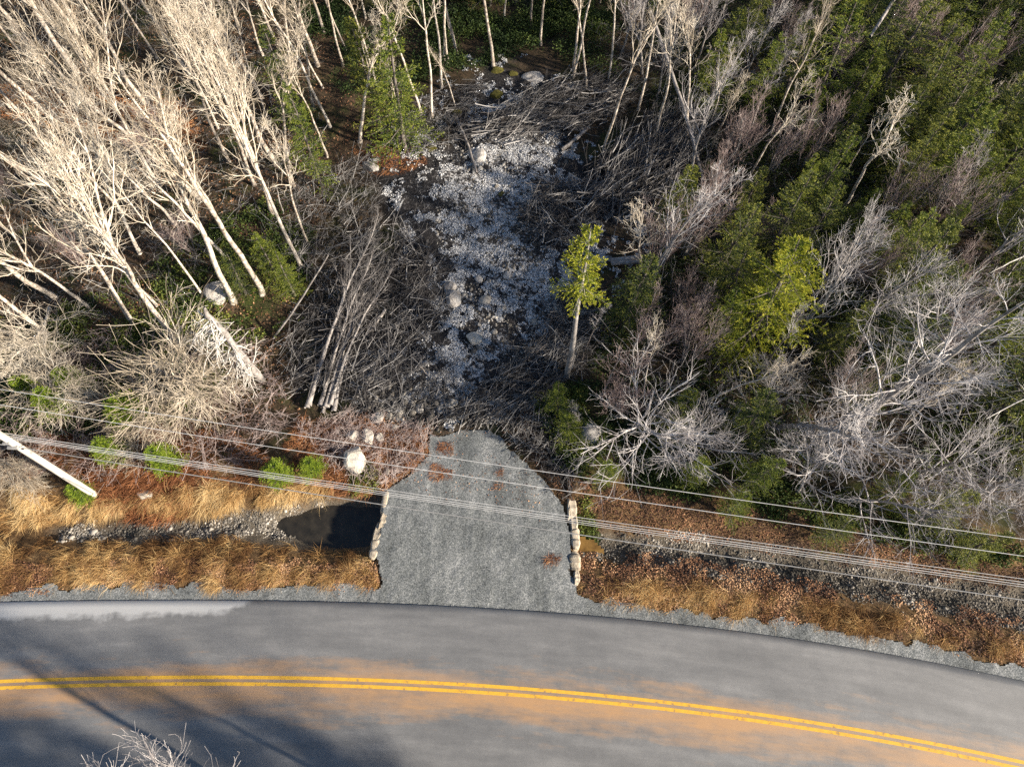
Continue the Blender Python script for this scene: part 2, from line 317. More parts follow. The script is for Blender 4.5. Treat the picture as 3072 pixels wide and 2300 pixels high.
# asphalt road with its double line
def asphalt_mat():
    m = bpy.data.materials.new('asphalt'); m.use_nodes = True; nt = m.node_tree; N = nt.nodes; L = nt.links
    b = N['Principled BSDF']; b.inputs['Specular IOR Level'].default_value = .9
    uv = N.new('ShaderNodeAttribute'); uv.attribute_name = 'across'; al = N.new('ShaderNodeAttribute'); al.attribute_name = 'along'
    tc = N.new('ShaderNodeTexCoord')
    cx = N.new('ShaderNodeCombineXYZ'); 
    def mth(op, a, b_, c=None, cl=False):
        n = N.new('ShaderNodeMath'); n.operation = op; n.use_clamp = cl
        for i, v in enumerate((a, b_, c)):
            if v is None: continue
            if isinstance(v, (int, float)): n.inputs[i].default_value = v
            else: L.new(v, n.inputs[i])
        return n.outputs[0]
    L.new(mth('MULTIPLY', al.outputs['Fac'], .16), cx.inputs[0]); L.new(uv.outputs['Fac'], cx.inputs[1])
    def noise(src, s, d=6, r=.6):
        n = N.new('ShaderNodeTexNoise'); n.inputs['Scale'].default_value = s; n.inputs['Detail'].default_value = d; n.inputs['Roughness'].default_value = r
        L.new(src, n.inputs[0]); return n.outputs['Fac']
    streak = noise(cx.outputs[0], 1.4, 8, .6); fine = noise(tc.outputs['Object'], 30, 6, .95); mid = noise(tc.outputs['Object'], 1.3, 8, .65)
    v = mth('MULTIPLY_ADD', fine, .60, mth('MULTIPLY_ADD', streak, .42, mth('MULTIPLY_ADD', mid, .12, .05)))
    cr = N.new('ShaderNodeValToRGB'); e = cr.color_ramp.elements; e.new(.5)
    for i, (p, c) in enumerate([(.44, (.085, .088, .092)), (.62, (.165, .168, .172)), (.80, (.29, .29, .29))]): e[i].position = p; e[i].color = (*c, 1)
    L.new(v, cr.inputs[0])
    # orange-brown tint along the middle of the carriageway, made ragged by noise
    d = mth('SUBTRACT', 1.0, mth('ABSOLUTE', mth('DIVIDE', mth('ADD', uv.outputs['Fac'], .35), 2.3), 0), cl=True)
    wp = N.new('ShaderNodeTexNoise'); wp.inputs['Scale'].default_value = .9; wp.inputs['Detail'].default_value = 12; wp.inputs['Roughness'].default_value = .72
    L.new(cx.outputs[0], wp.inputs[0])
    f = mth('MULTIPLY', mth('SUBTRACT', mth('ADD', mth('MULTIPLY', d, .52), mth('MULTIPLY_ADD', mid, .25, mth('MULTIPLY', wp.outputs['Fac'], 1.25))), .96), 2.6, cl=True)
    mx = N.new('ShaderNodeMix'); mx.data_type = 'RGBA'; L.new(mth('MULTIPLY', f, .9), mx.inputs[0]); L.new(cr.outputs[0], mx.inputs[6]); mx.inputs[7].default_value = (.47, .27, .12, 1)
    # pale dried salt along the left end of the north edge
    edge = N.new('ShaderNodeAttribute'); edge.attribute_name = 'salt'
    s = mth('MULTIPLY', mth('SUBTRACT', mth('ADD', edge.outputs['Fac'], mth('MULTIPLY_ADD', mid, .5, mth('MULTIPLY', streak, .35))), .92), 6.0, cl=True)
    m2 = N.new('ShaderNodeMix'); m2.data_type = 'RGBA'; L.new(s, m2.inputs[0]); L.new(mx.outputs[2], m2.inputs[6]); m2.inputs[7].default_value = (.42, .43, .44, 1)
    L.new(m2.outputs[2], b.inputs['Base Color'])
    rr = mth('MULTIPLY_ADD', mid, .16, .46); L.new(rr, b.inputs['Roughness'])
    bp = N.new('ShaderNodeBump'); bp.inputs['Strength'].default_value = .25; bp.inputs['Distance'].default_value = .01
    L.new(noise(tc.outputs['Object'], 60, 3, .7), bp.inputs['Height']); L.new(bp.outputs[0], b.inputs['Normal'])
    return m
rx = np.concatenate([np.arange(-300, -45, 8.), np.arange(-45, 45, .5), np.arange(45, 301, 8.)])
ac = np.array([-3.75, -3.7, -3, -2, -1, 0, 1, 2, 3, None], dtype=object)
def road_strip(name, lo, hi, n, z, m, skirts=False):
    V = []; A = []; B = []; S = []
    cols = n+1+(2 if skirts else 0)
    for x in rx:
        top = float(ye(x)) if hi is None else float(yl(x))+hi
        bot = float(yl(x))+lo
        row = [(x, bot+(top-bot)*j/n, z) for j in range(n+1)]
        if skirts: row = [(x, bot-.02, z-.09)]+row+[(x, top+.02, z-.09)]
        for p in row:
            V.append(p); A.append(p[1]-float(yl(x))); B.append(x)
            S.append(max(0., 1-(float(ye(x))-p[1])/(1.9-.045*(x+24)))*float(sm(-10, -14.5, np.array(x))) if p[1] < float(ye(x))+.1 else 0)
    k = (np.arange(len(rx)-1)[:, None]*cols+np.arange(cols-1)[None]).ravel()
    F = np.stack([k, k+cols, k+cols+1, k+1], 1)
    o = obj(name, mesh_np(name, V, F, m, attrs={'across': A, 'along': B, 'salt': S})); tag(o, kind='structure'); return o
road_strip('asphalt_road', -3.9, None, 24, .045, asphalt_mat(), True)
M['paint'] = mat('yellow_road_paint', [(.34, (.34, .22, .10)), (.42, (.66, .38, .05)), (.7, (.78, .47, .05))], 5, 14, .6, .3, 40, .01)
road_strip('centre_line', .065, .215, 1, .0495, M['paint']); road_strip('centre_line', -.215, -.065, 1, .0495, M['paint'])

# water standing in the ditches
M['water'] = mat('ditch_water', [(.3, (.010, .010, .009)), (.7, (.040, .035, .027))], 1.8, 9, .32, .25, 6, .02, spec=.5)
def water(pts, z, name):
    pl = poly(pts); sheet(name, pl[:, 0].min(), pl[:, 0].max(), pl[:, 1].min(), pl[:, 1].max(), .15,
        lambda a, b: sdist(pl, a, b)+(fbm(a, b, .6, 3)-.5)*.8 > 0, lambda a, b: a*0+z, M['water'])
water([(800,1540),(900,1490),(1165,1470),(1165,1720),(1000,1720),(800,1690)], -1.0, 'ditch_water')
water([(500,1590),(860,1580),(860,1660),(500,1660)], -.90, 'ditch_water')
M['mud'] = mat('muddy_water', [(.3, (.10, .055, .015)), (.7, (.26, .16, .05))], 2.2, 6, .25, .2, 8, .02, spec=.5)
M['water'], _w = M['mud'], M['water']
water([(1725,1595),(1790,1598),(1830,1640),(1800,1680),(1735,1675)], -.80, 'ditch_water'); M['water'] = _w
water([(2120,1640),(2520,1700),(2520,1760),(2120,1690)], -1.02, 'ditch_water')

# ------------------------------------------------------------------ vegetation builders (numpy)
def nrm(a): return a/np.maximum(np.linalg.norm(a, axis=-1, keepdims=True), 1e-9)
def tubes(pts, rad, m):
    """pts (n,k,3), rad (n,k) -> verts, quads, per-face strand number"""
    n, k, _ = pts.shape
    tan = nrm(np.gradient(pts, axis=1))
    ref = np.where(np.abs(nrm(pts[:, -1]-pts[:, 0])[:, 2:3]) > .8, np.array([[1., 0, 0]]), np.array([[0., 0, 1]]))[:, None, :]
    s = nrm(np.cross(tan, ref)); t = np.cross(tan, s)
    a = np.arange(m)*2*math.pi/m
    V = pts[:, :, None]+rad[:, :, None, None]*(np.cos(a)[None, None, :, None]*s[:, :, None]+np.sin(a)[None, None, :, None]*t[:, :, None])
    base = (np.arange(n)[:, None, None]*k+np.arange(k-1)[None, :, None])*m
    j = np.arange(m)[None, None, :]; jn = (j+1) % m
    F = np.stack([base+j, base+jn, base+jn+m, base+j+m], -1).reshape(-1, 4)
    return V.reshape(-1, 3), F
class Acc:
    def __init__(s): s.V = []; s.F = []; s.A = []; s.n = 0; s.T = []; s.TA = []
    def add(s, V, F, a=None):
        s.V.append(V); s.F.append(F+s.n); s.n += len(V); s.A.append(np.zeros(len(F)) if a is None else a)
    def addT(s, V, T, a): s.V.append(V); s.T.append(T+s.n); s.n += len(V); s.TA.append(a)
    def mesh(s, name, m, smooth=False):
        A = np.concatenate(s.A+s.TA)
        return mesh_np(name, np.concatenate(s.V), np.concatenate(s.F) if s.F else None, m, np.concatenate(s.T) if s.T else None, smooth, {'v': A})
def walk(rs, p0, d, L, k, wig, up=0.0, upv=(0, 0, 1)):
    n = len(p0); pts = np.zeros((n, k+1, 3)); pts[:, 0] = p0; d = d.copy(); upv = np.array(upv, float)
    for i in range(k):
        d = nrm(d+rs.normal(0, wig, (n, 3))+up*upv); pts[:, i+1] = pts[:, i]+d*(L/k)[:, None]
    return pts
def children(rs, pts, rad, nc, t0, t1, ang, aj=.25, gold=True):
    n, k1, _ = pts.shape; k = k1-1
    t = t0+(t1-t0)*(np.arange(nc)[None]+rs.rand(n, nc))/nc
    f = np.clip(t*k, 0, k-1e-4); i = f.astype(int); fr = (f-i)[..., None]
    r = np.arange(n)[:, None]
    p = pts[r, i]*(1-fr)+pts[r, i+1]*fr; tan = nrm(pts[r, i+1]-pts[r, i]); rr = rad[r, i]*(1-fr[..., 0])+rad[r, i+1]*fr[..., 0]
    az = (np.arange(nc)[None]*2.4+rs.rand(n, 1)*6.28+rs.normal(0, .5, (n, nc)))
    ref = np.where(np.abs(tan[..., 2:3]) > .9, np.array([1., 0, 0]), np.array([0, 0, 1.]))
    s = nrm(np.cross(tan, ref)); q = np.cross(tan, s)
    a = ang+rs.normal(0, aj, (n, nc))
    d = tan*np.cos(a)[..., None]+(s*np.cos(az)[..., None]+q*np.sin(az)[..., None])*np.sin(a)[..., None]
    return p.reshape(-1, 3), nrm(d.reshape(-1, 3)), t.ravel(), rr.ravel(), np.repeat(np.arange(n), nc)
def taper(r0, k, end=.35): return r0[:, None]*(1-(1-end)*np.linspace(0, 1, k+1)[None])
TW = .012
def bare_tree(seed, H=12., r=.13, n1=24, t0=.35, L1=3.2, ang=.65, up1=.10, n2=7, n3=5, n4=0, wig=.10, fork=False, l3=.45, tw=TW, stems=1, lean=.03):
    """height H; returns trunk mesh and crown mesh builders"""
    rs = np.random.RandomState(seed); T = Acc(); B = Acc()
    p0 = np.zeros((stems, 3)); d0 = np.tile([0, 0, 1.], (stems, 1))
    if stems > 1: a = rs.rand(stems)*6.28; d0 = nrm(np.stack([np.cos(a)*.28, np.sin(a)*.28, np.ones(stems)], 1)); p0 = d0*[.25, .25, 0]
    Ls = H*(1-.2*rs.rand(stems)) if stems > 1 else np.array([H])
    k = 16; tr = walk(rs, p0-[0, 0, .25], d0, Ls+.25, k, .035+lean, .05); rd = np.full((stems, 1), r)*(1-np.linspace(0, 1, k+1)[None])**.8+tw*1.4
    rd[:, 0] *= 1.5; rd[:, 1] *= 1.1
    if fork:
        pf, df, tf, rf, _ = children(rs, tr, rd, 3, .35, .6, .42, .08); Lf = H*(1-tf)*.95
        w = walk(rs, pf, df, Lf, 12, .09, .09); wr = (rf*.8)[:, None]*(1-np.linspace(0, 1, 13)[None])**.8+tw
        V, F = tubes(w, wr, 6); T.add(V, F)
    V, F = tubes(tr, rd, 8); T.add(V, F)
    lev = [(tr, rd, n1, t0)]
    if fork: lev.append((w, wr, n1//2, .15))
    for q, (a_, b_, nc, tt) in enumerate(lev):
        p, d, t, rr, _ = children(rs, a_, b_, nc, tt, .985, ang, .18)
        u = (t-tt)/(1-tt); L = L1*(1-u)**.75*(.6+.6*rs.rand(len(u)))*(.55+.9*np.minimum(u*4, .5))+.35
        k1 = 8; w1 = walk(rs, p, d, L, k1, wig, up1); r1 = np.minimum(rr*.58, .0095*L+tw)
        rd1 = np.maximum(taper(r1, k1, .25), tw); V, F = tubes(w1, rd1, 5); B.add(V, F)
        p, d, t, rr, pi = children(rs, w1, rd1, n2, .15, .97, .7, .2); L2 = L[pi]*(1-t*.75)*.55*(.6+.7*rs.rand(len(t)))+.12
        w2 = walk(rs, p, d, L2, 5, wig*1.3, up1*.9); rd2 = np.maximum(taper(np.minimum(rr*.7, .01*L2+tw), 5, .4), tw*.85); V, F = tubes(w2, rd2, 4); B.add(V, F)
        p, d, t, rr, pi = children(rs, w2, rd2, n3, .1, .95, .65, .2); L3 = L2[pi]*l3*(.5+.9*rs.rand(len(t)))+.10
        w3 = walk(rs, p, d, L3, 3, wig*1.4, up1); rd3 = np.maximum(taper(rr*.6, 3, .5), tw*.7); V, F = tubes(w3, rd3, 3); B.add(V, F)
        if n4:
            p, d, t, rr, pi = children(rs, w3, rd3, n4, .1, .9, .6, .2); L4 = L3[pi]*.55*(.5+.9*rs.rand(len(t)))+.06
            w4 = walk(rs, p, d, L4, 2, wig*1.4, up1); V, F = tubes(w4, np.full(w4.shape[:2], tw*.6), 3); B.add(V, F)
    return T, B
def leaves(rs, p, d, length, width, jitter=.35, v=None):
    """flat slivers starting at p along d"""
    n = len(p); d = nrm(d+rs.normal(0, jitter, (n, 3))); s = nrm(np.cross(d, rs.normal(0, 1, (n, 3))))
    L = (length*(.6+.8*rs.rand(n)))[:, None]; W = (width*(.6+.8*rs.rand(n)))[:, None]
    V = np.stack([p-s*W*.35, p+s*W*.35, p+d*L*.6+s*W*.55, p+d*L, p+d*L*.55-s*W*.55], 1)
    V = V[:, [0, 1, 2, 3, 4]]
    b = np.arange(n)[:, None]*5
    F = np.concatenate([b+0, b+1, b+2, b+4], 1); T = np.concatenate([b+4, b+2, b+3], 1)
    vv = rs.rand(n) if v is None else v
    return V.reshape(-1, 3), F, T, vv
def spruce(seed, H=10., Rr=2.1, nb=110, t0=.10, dense=1.0, gappy=.0, nl=.085, wl_=.019, droop=.25, pw=.85):
    rs = np.random.RandomState(seed); T = Acc(); B = Acc(); Nn = Acc()
    tr = walk(rs, np.zeros((1, 3))-[0, 0, .2], np.array([[0, 0, 1.]]), np.array([H+.2]), 12, .012, .05)
    rd = (.012*H+.02)*(1-np.linspace(0, 1, 13)[None])**.9+.012; V, F = tubes(tr, rd, 8); T.add(V, F)
    p, d, t, rr, _ = children(rs, tr, rd, nb, t0, .985, 1.35, .12)
    u = (t-t0)/(1-t0); keep = rs.rand(len(u)) > gappy*(.3+.7*rs.rand(len(u))); p, d, u, rr = p[keep], d[keep], u[keep], rr[keep]
    L = Rr*(1-u)**pw*(.40+.85*rs.rand(len(u))**.8)*(1-.25*np.exp(-u*14))+.18
    d[:, 2] = -droop*(1-u)+.55*u**2+rs.normal(0, .07, len(u)); d = nrm(d)
    w = walk(rs, p, d, L, 7, .05, .035); r1 = np.maximum(taper(np.minimum(rr*.4, .012*L+.006), 7, .25), .005); V, F = tubes(w, r1, 4); B.add(V, F); V, F = tubes(tr, rd*.6, 5); B.add(V, F)
    # side twigs lie in the plane of the bough
    ns = int(13*dense); n = len(w); tt = (.12+.86*(np.arange(ns)[None]+rs.rand(n, ns))/ns); f = np.clip(tt*7, 0, 6.999); i = f.astype(int); fr = (f-i)[..., None]; r = np.arange(n)[:, None]
    q = w[r, i]*(1-fr)+w[r, i+1]*fr; tan = nrm(w[r, i+1]-w[r, i]); side = nrm(np.cross(tan, [0, 0, 1.]))*np.where(np.arange(ns)[None] % 2, 1., -1.)[..., None]
    dd = nrm(tan*.75+side*.85+rs.normal(0, .16, tan.shape)); dd[..., 2] -= .10
    L2 = (L[:, None]*(1.02-tt)*.48*(.6+.7*rs.rand(n, ns))+.12).ravel(); q = q.reshape(-1, 3); dd = nrm(dd.reshape(-1, 3))
    w2 = walk(rs, q, dd, L2, 3, .08, .02)
    # needles as many small slivers along boughs and twigs
    def needles(ww, Ln, per, z):
        n = len(ww); k = ww.shape[1]-1; cnt = np.maximum((Ln*per).astype(int), 2); idx = np.repeat(np.arange(n), cnt)
        s = rs.rand(len(idx))*.999*k; i = s.astype(int); fr = (s-i)[:, None]; pp = ww[idx, i]*(1-fr)+ww[idx, i+1]*fr; tn = nrm(ww[idx, i+1]-ww[idx, i])
        sd = rs.normal(0, 1, tn.shape); sd[:, 2] *= .6; dn = nrm(tn+.75*nrm(sd))
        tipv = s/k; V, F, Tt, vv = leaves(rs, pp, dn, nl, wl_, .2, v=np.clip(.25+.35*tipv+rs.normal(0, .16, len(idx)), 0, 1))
        Nn.V.append(V); Nn.F.append(F+Nn.n); Nn.T.append(Tt+Nn.n); Nn.n += len(V); Nn.A.append(vv); Nn.TA.append(vv)
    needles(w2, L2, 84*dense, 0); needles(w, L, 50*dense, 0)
    return T, B, Nn

# ------------------------------------------------------------------ prototypes (mesh data only)
PR = {}
def proto_bare(key, bark, twig, H, **kw):
    T, B = bare_tree(H=H, **kw); PR[key] = ('bare', H, T.mesh('trunk', M[bark], True), B.mesh('branches', M[twig]))
def proto_spruce(key, needle, bark, H, **kw):
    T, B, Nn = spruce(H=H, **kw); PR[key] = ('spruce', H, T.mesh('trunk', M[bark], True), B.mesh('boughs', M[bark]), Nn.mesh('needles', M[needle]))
for i in range(6):      # tall pale trees of the left stand
    proto_bare('tall%d' % i, 'bark_pale', 'twig_pale', 15., seed=10+i, r=.160+.015*(i % 3), n1=12+2*(i % 3), t0=.34+.06*(i % 2), L1=5.6, ang=.33+.04*(i % 3), up1=.05, n2=6, n3=4, wig=.13, fork=i % 2 == 1, tw=.0100, l3=.5)
for i in range(4):      # slim birches
    proto_bare('slim%d' % i, 'bark_pale', 'twig_pale', 12., seed=20+i, r=.085, n1=13, t0=.48, L1=2.7, ang=.42, up1=.08, n2=5, n3=4, wig=.13, tw=.0085)
for i in range(2):
    proto_bare('bough%d' % i, 'bark_grey', 'twig_grey', 9., seed=30+i, r=.12, n1=20, t0=.16, L1=6.4, ang=1.0, up1=.03, n2=8, n3=4, n4=0, wig=.11, fork=False, tw=.0088, l3=.6)
for i in range(3):      # purplish thickets with ascending twigs
    proto_bare('thick%d' % i, 'bark_grey', 'twig_red', 6., seed=40+i, r=.045, n1=9, t0=.15, L1=2.2, ang=.42, up1=.14, n2=5, n3=3, wig=.09, stems=5, tw=.0085, l3=.6)
for i in range(2):
    proto_bare('greytree%d' % i, 'bark_grey', 'twig_grey', 9., seed=50+i, r=.09, n1=15, t0=.25, L1=3.6, ang=.6, up1=.08, n2=6, n3=4, wig=.15, tw=.0080, l3=.55)
proto_bare('bigtree', 'bark_grey', 'twig_grey', 14., seed=35, r=.24, n1=30, t0=.10, L1=4.8, ang=.95, up1=.05, n2=8, n3=5, wig=.12, tw=.0082, l3=.6)
proto_bare('polewood', 'bark_dark', 'twig_grey', 12., seed=60, r=.08, n1=14, t0=.55, L1=1.2, ang=.6, up1=.1, n2=5, n3=3, tw=.010)
M['twig_dead'] = mat('dead_twigs', [(.3, (.05, .045, .045)), (.5, (.15, .14, .138)), (.7, (.36, .345, .335))], 1.2, 4, .85)
proto_bare('deadtop', 'bark_grey', 'twig_dead', 10., seed=61, r=.13, n1=13, t0=.40, L1=3.2, ang=.30, up1=.0, n2=4, n3=3, tw=.0085, wig=.08)
proto_bare('arch', 'bark_pale', 'twig_pale', 4.5, seed=62, r=.07, n1=30, t0=.10, L1=3.0, ang=.7, up1=.0, n2=8, n3=5, tw=.0065, wig=.09, l3=.7)
for i in range(4):
    proto_spruce('spr%d' % i, 'needle_dark', 'bark_dark', 10., seed=70+i, Rr=2.2+.2*i, nb=92, gappy=.4)
for i in range(2):
    proto_spruce('sprm%d' % i, 'needle_mid', 'bark_dark', 10., seed=80+i, Rr=2.3, nb=88, gappy=.4)
proto_spruce('gold0', 'needle_gold', 'bark_grey', 10., seed=90, Rr=1.15, nb=50, t0=.60, gappy=.45, dense=1.15, droop=.3, nl=.065, wl_=.014)
proto_spruce('gold1', 'needle_gold', 'bark_dark', 10., seed=91, Rr=2.6, nb=110, gappy=.45, dense=1.1, nl=.07, wl_=.015)
for i in range(2):
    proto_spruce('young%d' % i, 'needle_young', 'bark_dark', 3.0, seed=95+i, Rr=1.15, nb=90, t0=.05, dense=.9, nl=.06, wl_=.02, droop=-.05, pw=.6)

# ------------------------------------------------------------------ landmarks used to describe where an unnamed tree stands
LM = [('the white utility pole', 200, 1440), ('the broken snag', 700, 1020), ('the pair of bright young spruces', 870, 1400), ('the white boulders', 1080, 1350),
      ('the golden slender spruce', 1740, 830), ('the wide golden spruce', 2360, 850), ('the spreading grey tree', 1960, 1150), ('the frosty clearing', 1480, 760),
      ('the stacked dead poles', 1000, 1000), ('the thick leaning trunk at the right', 2800, 1100), ('the leaning forked birch', 2600, 500), ('the top edge above the clearing', 1500, 60),
      ('the yellow-green spruce left of the clearing', 930, 430), ('the upper left corner', 60, 60), ('the upper right corner', 3000, 60), ('the left edge halfway down', 60, 800),
      ('the right edge halfway down', 3030, 900), ('the thick white trunk at the top', 865, 100), ('the log leaning across the upper right', 2000, 330),
      ('the tall spruce at the upper right', 2600, 180), ('the lower right thicket', 2700, 1500), ('the top edge left of centre', 500, 60), ('the brush heap right of the clearing', 1690, 640)]
counts = {}
def describe(px, py, what, cat):
    d = [math.hypot(px-a, py-b) for _, a, b in LM]; i = int(np.argmin(d)); nm, a, b = LM[i]
    dx, dy = px-a, py-b
    rel = ('right of' if dx > 0 else 'left of') if abs(dx) > abs(dy) else ('below' if dy > 0 else 'above')
    dist = '' if d[i] < 130 else ('a little way ' if d[i] < 260 else 'well ')
    lab = '%s %s%s %s' % (what, dist, rel, nm)
    return lab, lab.replace(what, what+'s', 1)
placed = []
pend = []
def tree(key, base=None, tip=None, h=None, label=None, cat='tree', group=None, name=None, width=1.0, lean=None, spin=None, world_xy=None, what=None):
    """base: photo pixel of the foot; tip: photo pixel of the top. Height from either, as real metres."""
    rs = np.random.RandomState(len(placed)*7+3)
    kind = PR[key][0]; Hp = PR[key][1]
    if world_xy is not None: b = np.array([world_xy[0], world_xy[1], tz(*world_xy)])
    elif base is not None: b = PT(*base)
    else:
        q = P(tip[0], tip[1], h); b = np.array([q[0], q[1], tz(q[0], q[1])])
        if lean is not None: b[0] -= lean[0]*h; b[1] -= lean[1]*h
    if tip is not None and base is not None:
        best = None
        for z in np.arange(1.5, 20, .1):
            q = P(tip[0], tip[1], z); dd = math.hypot(q[0]-b[0], q[1]-b[1])
            if best is None or dd < best[0]: best = (dd, z, q)
        if h is not None: q = P(tip[0], tip[1], h+b[2])
        else: q = best[2]
        ax = q-b; L = float(np.linalg.norm(ax))
    else:
        L = h; ax = np.array([lean[0], lean[1], 1.]) if lean is not None else np.array([rs.normal(0, .035), rs.normal(0, .035), 1.])
    ax = Vector(ax).normalized(); q_ = Vector((0, 0, 1)).rotation_difference(ax)
    sp = rs.rand()*6.28 if spin is None else spin
    q_ = q_ @ Quaternion((0, 0, 1), sp)
    name = name or ('spruce' if kind == 'spruce' else 'bare_tree')
    root = empty(name, b); root.rotation_mode = 'QUATERNION'; root.rotation_quaternion = q_; s = L/Hp; root.scale = (s*width, s*width, s)
    if label is None:
        pend.append((root, what, cat, PX(b[0]+ax[0]*L*.6, b[1]+ax[1]*L*.6, L*.6)))
    else: tag(root, label, cat, group)
    o = obj('trunk', PR[key][2], root)
    if kind == 'spruce': obj('boughs', PR[key][3], root); obj('foliage', PR[key][4], root)
    else: obj('branches', PR[key][3], root)
    placed.append((b[0], b[1])); return root

exec_named = True
# ---- the left stand: pale trees fanning out of the upper left
NT = 'pale bare trees of the left stand'
for b, t, k, lab, w in [
    ((598,593),(150,60),'tall0','thick pale trunk ending in grey shade behind the left stand, rooted below the orange bracken',1.1),
    ((160,556),(-350,300),'tall1','thick pale trunk leaving the left edge a quarter of the way down',1.0),
    ((700,905),(330,170),'tall2','tall pale tree rooted just above the broken snag in the left stand',.8),
    ((785,880),(470,100),'slim0','slender pale tree with its foot right of the rounded grey rock',1.2),
    ((905,805),(640,40),'tall3','pale tree at the right-hand edge of the left stand, its foot beside the dark brush',.62),
    ((925,735),(760,330),'slim1','short slim birch with its foot nearest the left edge of the clearing',1.0),
    ((470,915),(180,520),'slim2','crooked slim tree with its foot left of the rounded grey rock',1.0),
    ((545,1041),(60,400),'tall1','thick pale trunk ending just left of the broken snag',.85),
    ((395,965),(-60,440),'tall0','thick pale trunk second to the left of the broken snag',.9),
    ((167,893),(-500,480),'tall2','thick pale trunk slanting in from the left edge halfway down',.9),
    ((270,925),(-200,560),'tall3','broken-barked pale tree between the thick trunks at the left edge',.8),
    ((790,167),(640,-200),'tall1','thick pale trunk curving down from the top edge left of the white trunk',.8),
    ((868,235),(845,-400),'tall2','straight thick white trunk coming down from the top edge beside dark spruces',.55),
    ((654,385),(420,-60),'tall3','pale tree in the upper left with its foot above the yellow-green spruce',.7),
    ((705,343),(560,-120),'slim0','slim pale tree just left of the thick white trunk',1.3),
    ((334,371),(-120,-80),'tall0','pale tree rooted among orange bracken at the upper left',.8),
    ((940,330),(905,-60),'slim1','thin birch right of the thick white trunk',1.3),
    ((1080,427),(1030,-40),'slim2','thin birch with a curly branch left of the clearing',1.3),
    ((820,640),(590,60),'slim0','slim pale tree just left of the yellow-green spruce',1.2),
    ((880,560),(700,60),'slim2','slim pale tree standing in front of the yellow-green spruce',1.2),
    ((480,560),(120,-20),'tall1','tall pale forked tree in the centre of the upper left stand',.75),
    ((420,760),(60,180),'tall3','tall pale tree in the middle of the left stand above the thick trunks',.75),
    ((60,1010),(-420,860),'tall2','pale bare tree reaching in from the left edge above the pole',.9)]:
    tree(k, b, t, None, lab, group=NT, width=w)
# ---- thin trunks along the top of the clearing
NB = 'slim pale trunks behind the clearing'
for (bx, by, tx, ty, h, lab) in [
    (1210,390,1160,60,7,'slim trunk second from the left behind the brushy left corner of the clearing'),
    (1191,385,1168,250,3.5,'short dead stem beside the slim trunks at the left corner of the clearing'),
    (1265,343,1235,-60,9,'slim trunk in front of the green spruce left of the clearing'),
    (1295,350,1285,-60,9,'straight slim birch right of the green spruce at the clearing edge'),
    (1325,265,1318,-120,9,'slim trunk between the paired birches and the straight birch at the top'),
    (1335,190,1325,-150,9,'left trunk of the close pair of birches at the top'),
    (1343,186,1340,-160,9,'right trunk of the close pair of birches at the top'),
    (1370,163,1366,-200,10,'single thin birch right of the close pair at the top'),
    (1367,325,1360,140,4,'dark thin stem rising above the mossy stump'),
    (1481,200,1486,-260,11,'birch with reddish bark standing on the orange mossy mound at the top'),
    (1352,110,1348,-120,7,'faint slim trunk in the dark wood above the close pair of birches'),
    (1512,70,1514,-200,7,'faint slim trunk in the dark wood right of the mound birch'),
    (1592,82,1596,-220,8,'pale twin trunk left of the curved one in the dark wood at the top'),
    (1623,135,1650,-200,9,'curved pale trunk in the dark wood at the top'),
    (1720,232,1745,-100,9,'slender pale tree at the right back corner of the clearing'),
    (1722,205,1790,-120,9,'leaning pale tree beside the right back corner of the clearing'),
    (1808,460,1960,20,10,'long pale trunk leaning right with its foot in the brush at the clearing edge'),
    (1760,270,1800,-60,8,'thin trunk behind the brush right of the clearing top'),
    (1825,250,1880,-80,8,'thin leaning trunk among the twiggy trees at the top right of the clearing'),
    (1915,330,1990,-60,9,'straight thin trunk behind the leaning log'),
    (1960,440,2060,20,9,'thin trunk rising from the long dark poles at the upper right'),
    (2060,420,2180,20,9,'spotted birch trunk right of the leaning log'),
    (2305,420,2440,60,8,'curved birch trunk in the gap of the upper right wood'),
    (1130,260,1100,-60,8,'thin trunk behind the green spruce left of the clearing'),
    (1030,200,1010,-140,8,'thin trunk left of the green spruce at the top')]:
    tree('slim%d' % (bx % 3), (bx, by), None, h*1.35, lab, group=NB, width=.95)
# ---- named spruces
def sp(key, tip, h, label, width=1.0, lean=None, group='spruces of the roadside wood', base=None):
    return tree(key, base, tip, h, label, cat='spruce', group=group, width=width, lean=lean)
sp('gold0', (1785,672), 12.6, 'slender golden spruce with a bare grey lower trunk right of the clearing', .98, base=(1700,1130))
sp('gold1', (2430,720), 9.5, 'wide golden-green spruce lit by the sun in the middle of the right wood', 1.6)
sp('sprm1', (2260,860), 6.5, 'dark-sided green spruce just left of the wide golden spruce', 1.1)
sp('sprm0', (860,250), 8.5, 'yellow-green spruce among pale trunks left of the clearing', .85, base=(965,560))
sp('sprm1', (1135,30), 10, 'broad green spruce behind thin trunks left of the clearing', 1.15)
sp('spr0', (1060,20), 9, 'darker green spruce left of the broad green one at the top', 1.0)
sp('sprm0', (2625,-40), 9.5, 'tall sunlit spruce near the top of the upper right wood', 1.1)
sp('sprm1', (2650,190), 6.5, 'yellow-green spruce below the tall sunlit one at the upper right', .85)
sp('spr1', (2800,230), 7, 'dark spruce right of the tall sunlit spruce', 1.0)
sp('sprm0', (3040,20), 8.5, 'sunlit spruce filling the upper right corner', 1.2)
sp('spr2', (2950,200), 7, 'dark green spruce below the upper right corner one', 1.2)
sp('spr3', (2830,390), 6.5, 'blue-green spruce with its tip right of the leaning forked birch', 1.1)
sp('spr0', (2880,640), 8, 'deep green spruce in the right wood below the forked birch', 1.2)
sp('spr2', (2520,560), 6.5, 'small dark spruce beside the foot of the leaning forked birch', 1.1)
sp('sprm0', (2480,470), 6, 'narrow green spruce left of the leaning forked birch', .9)
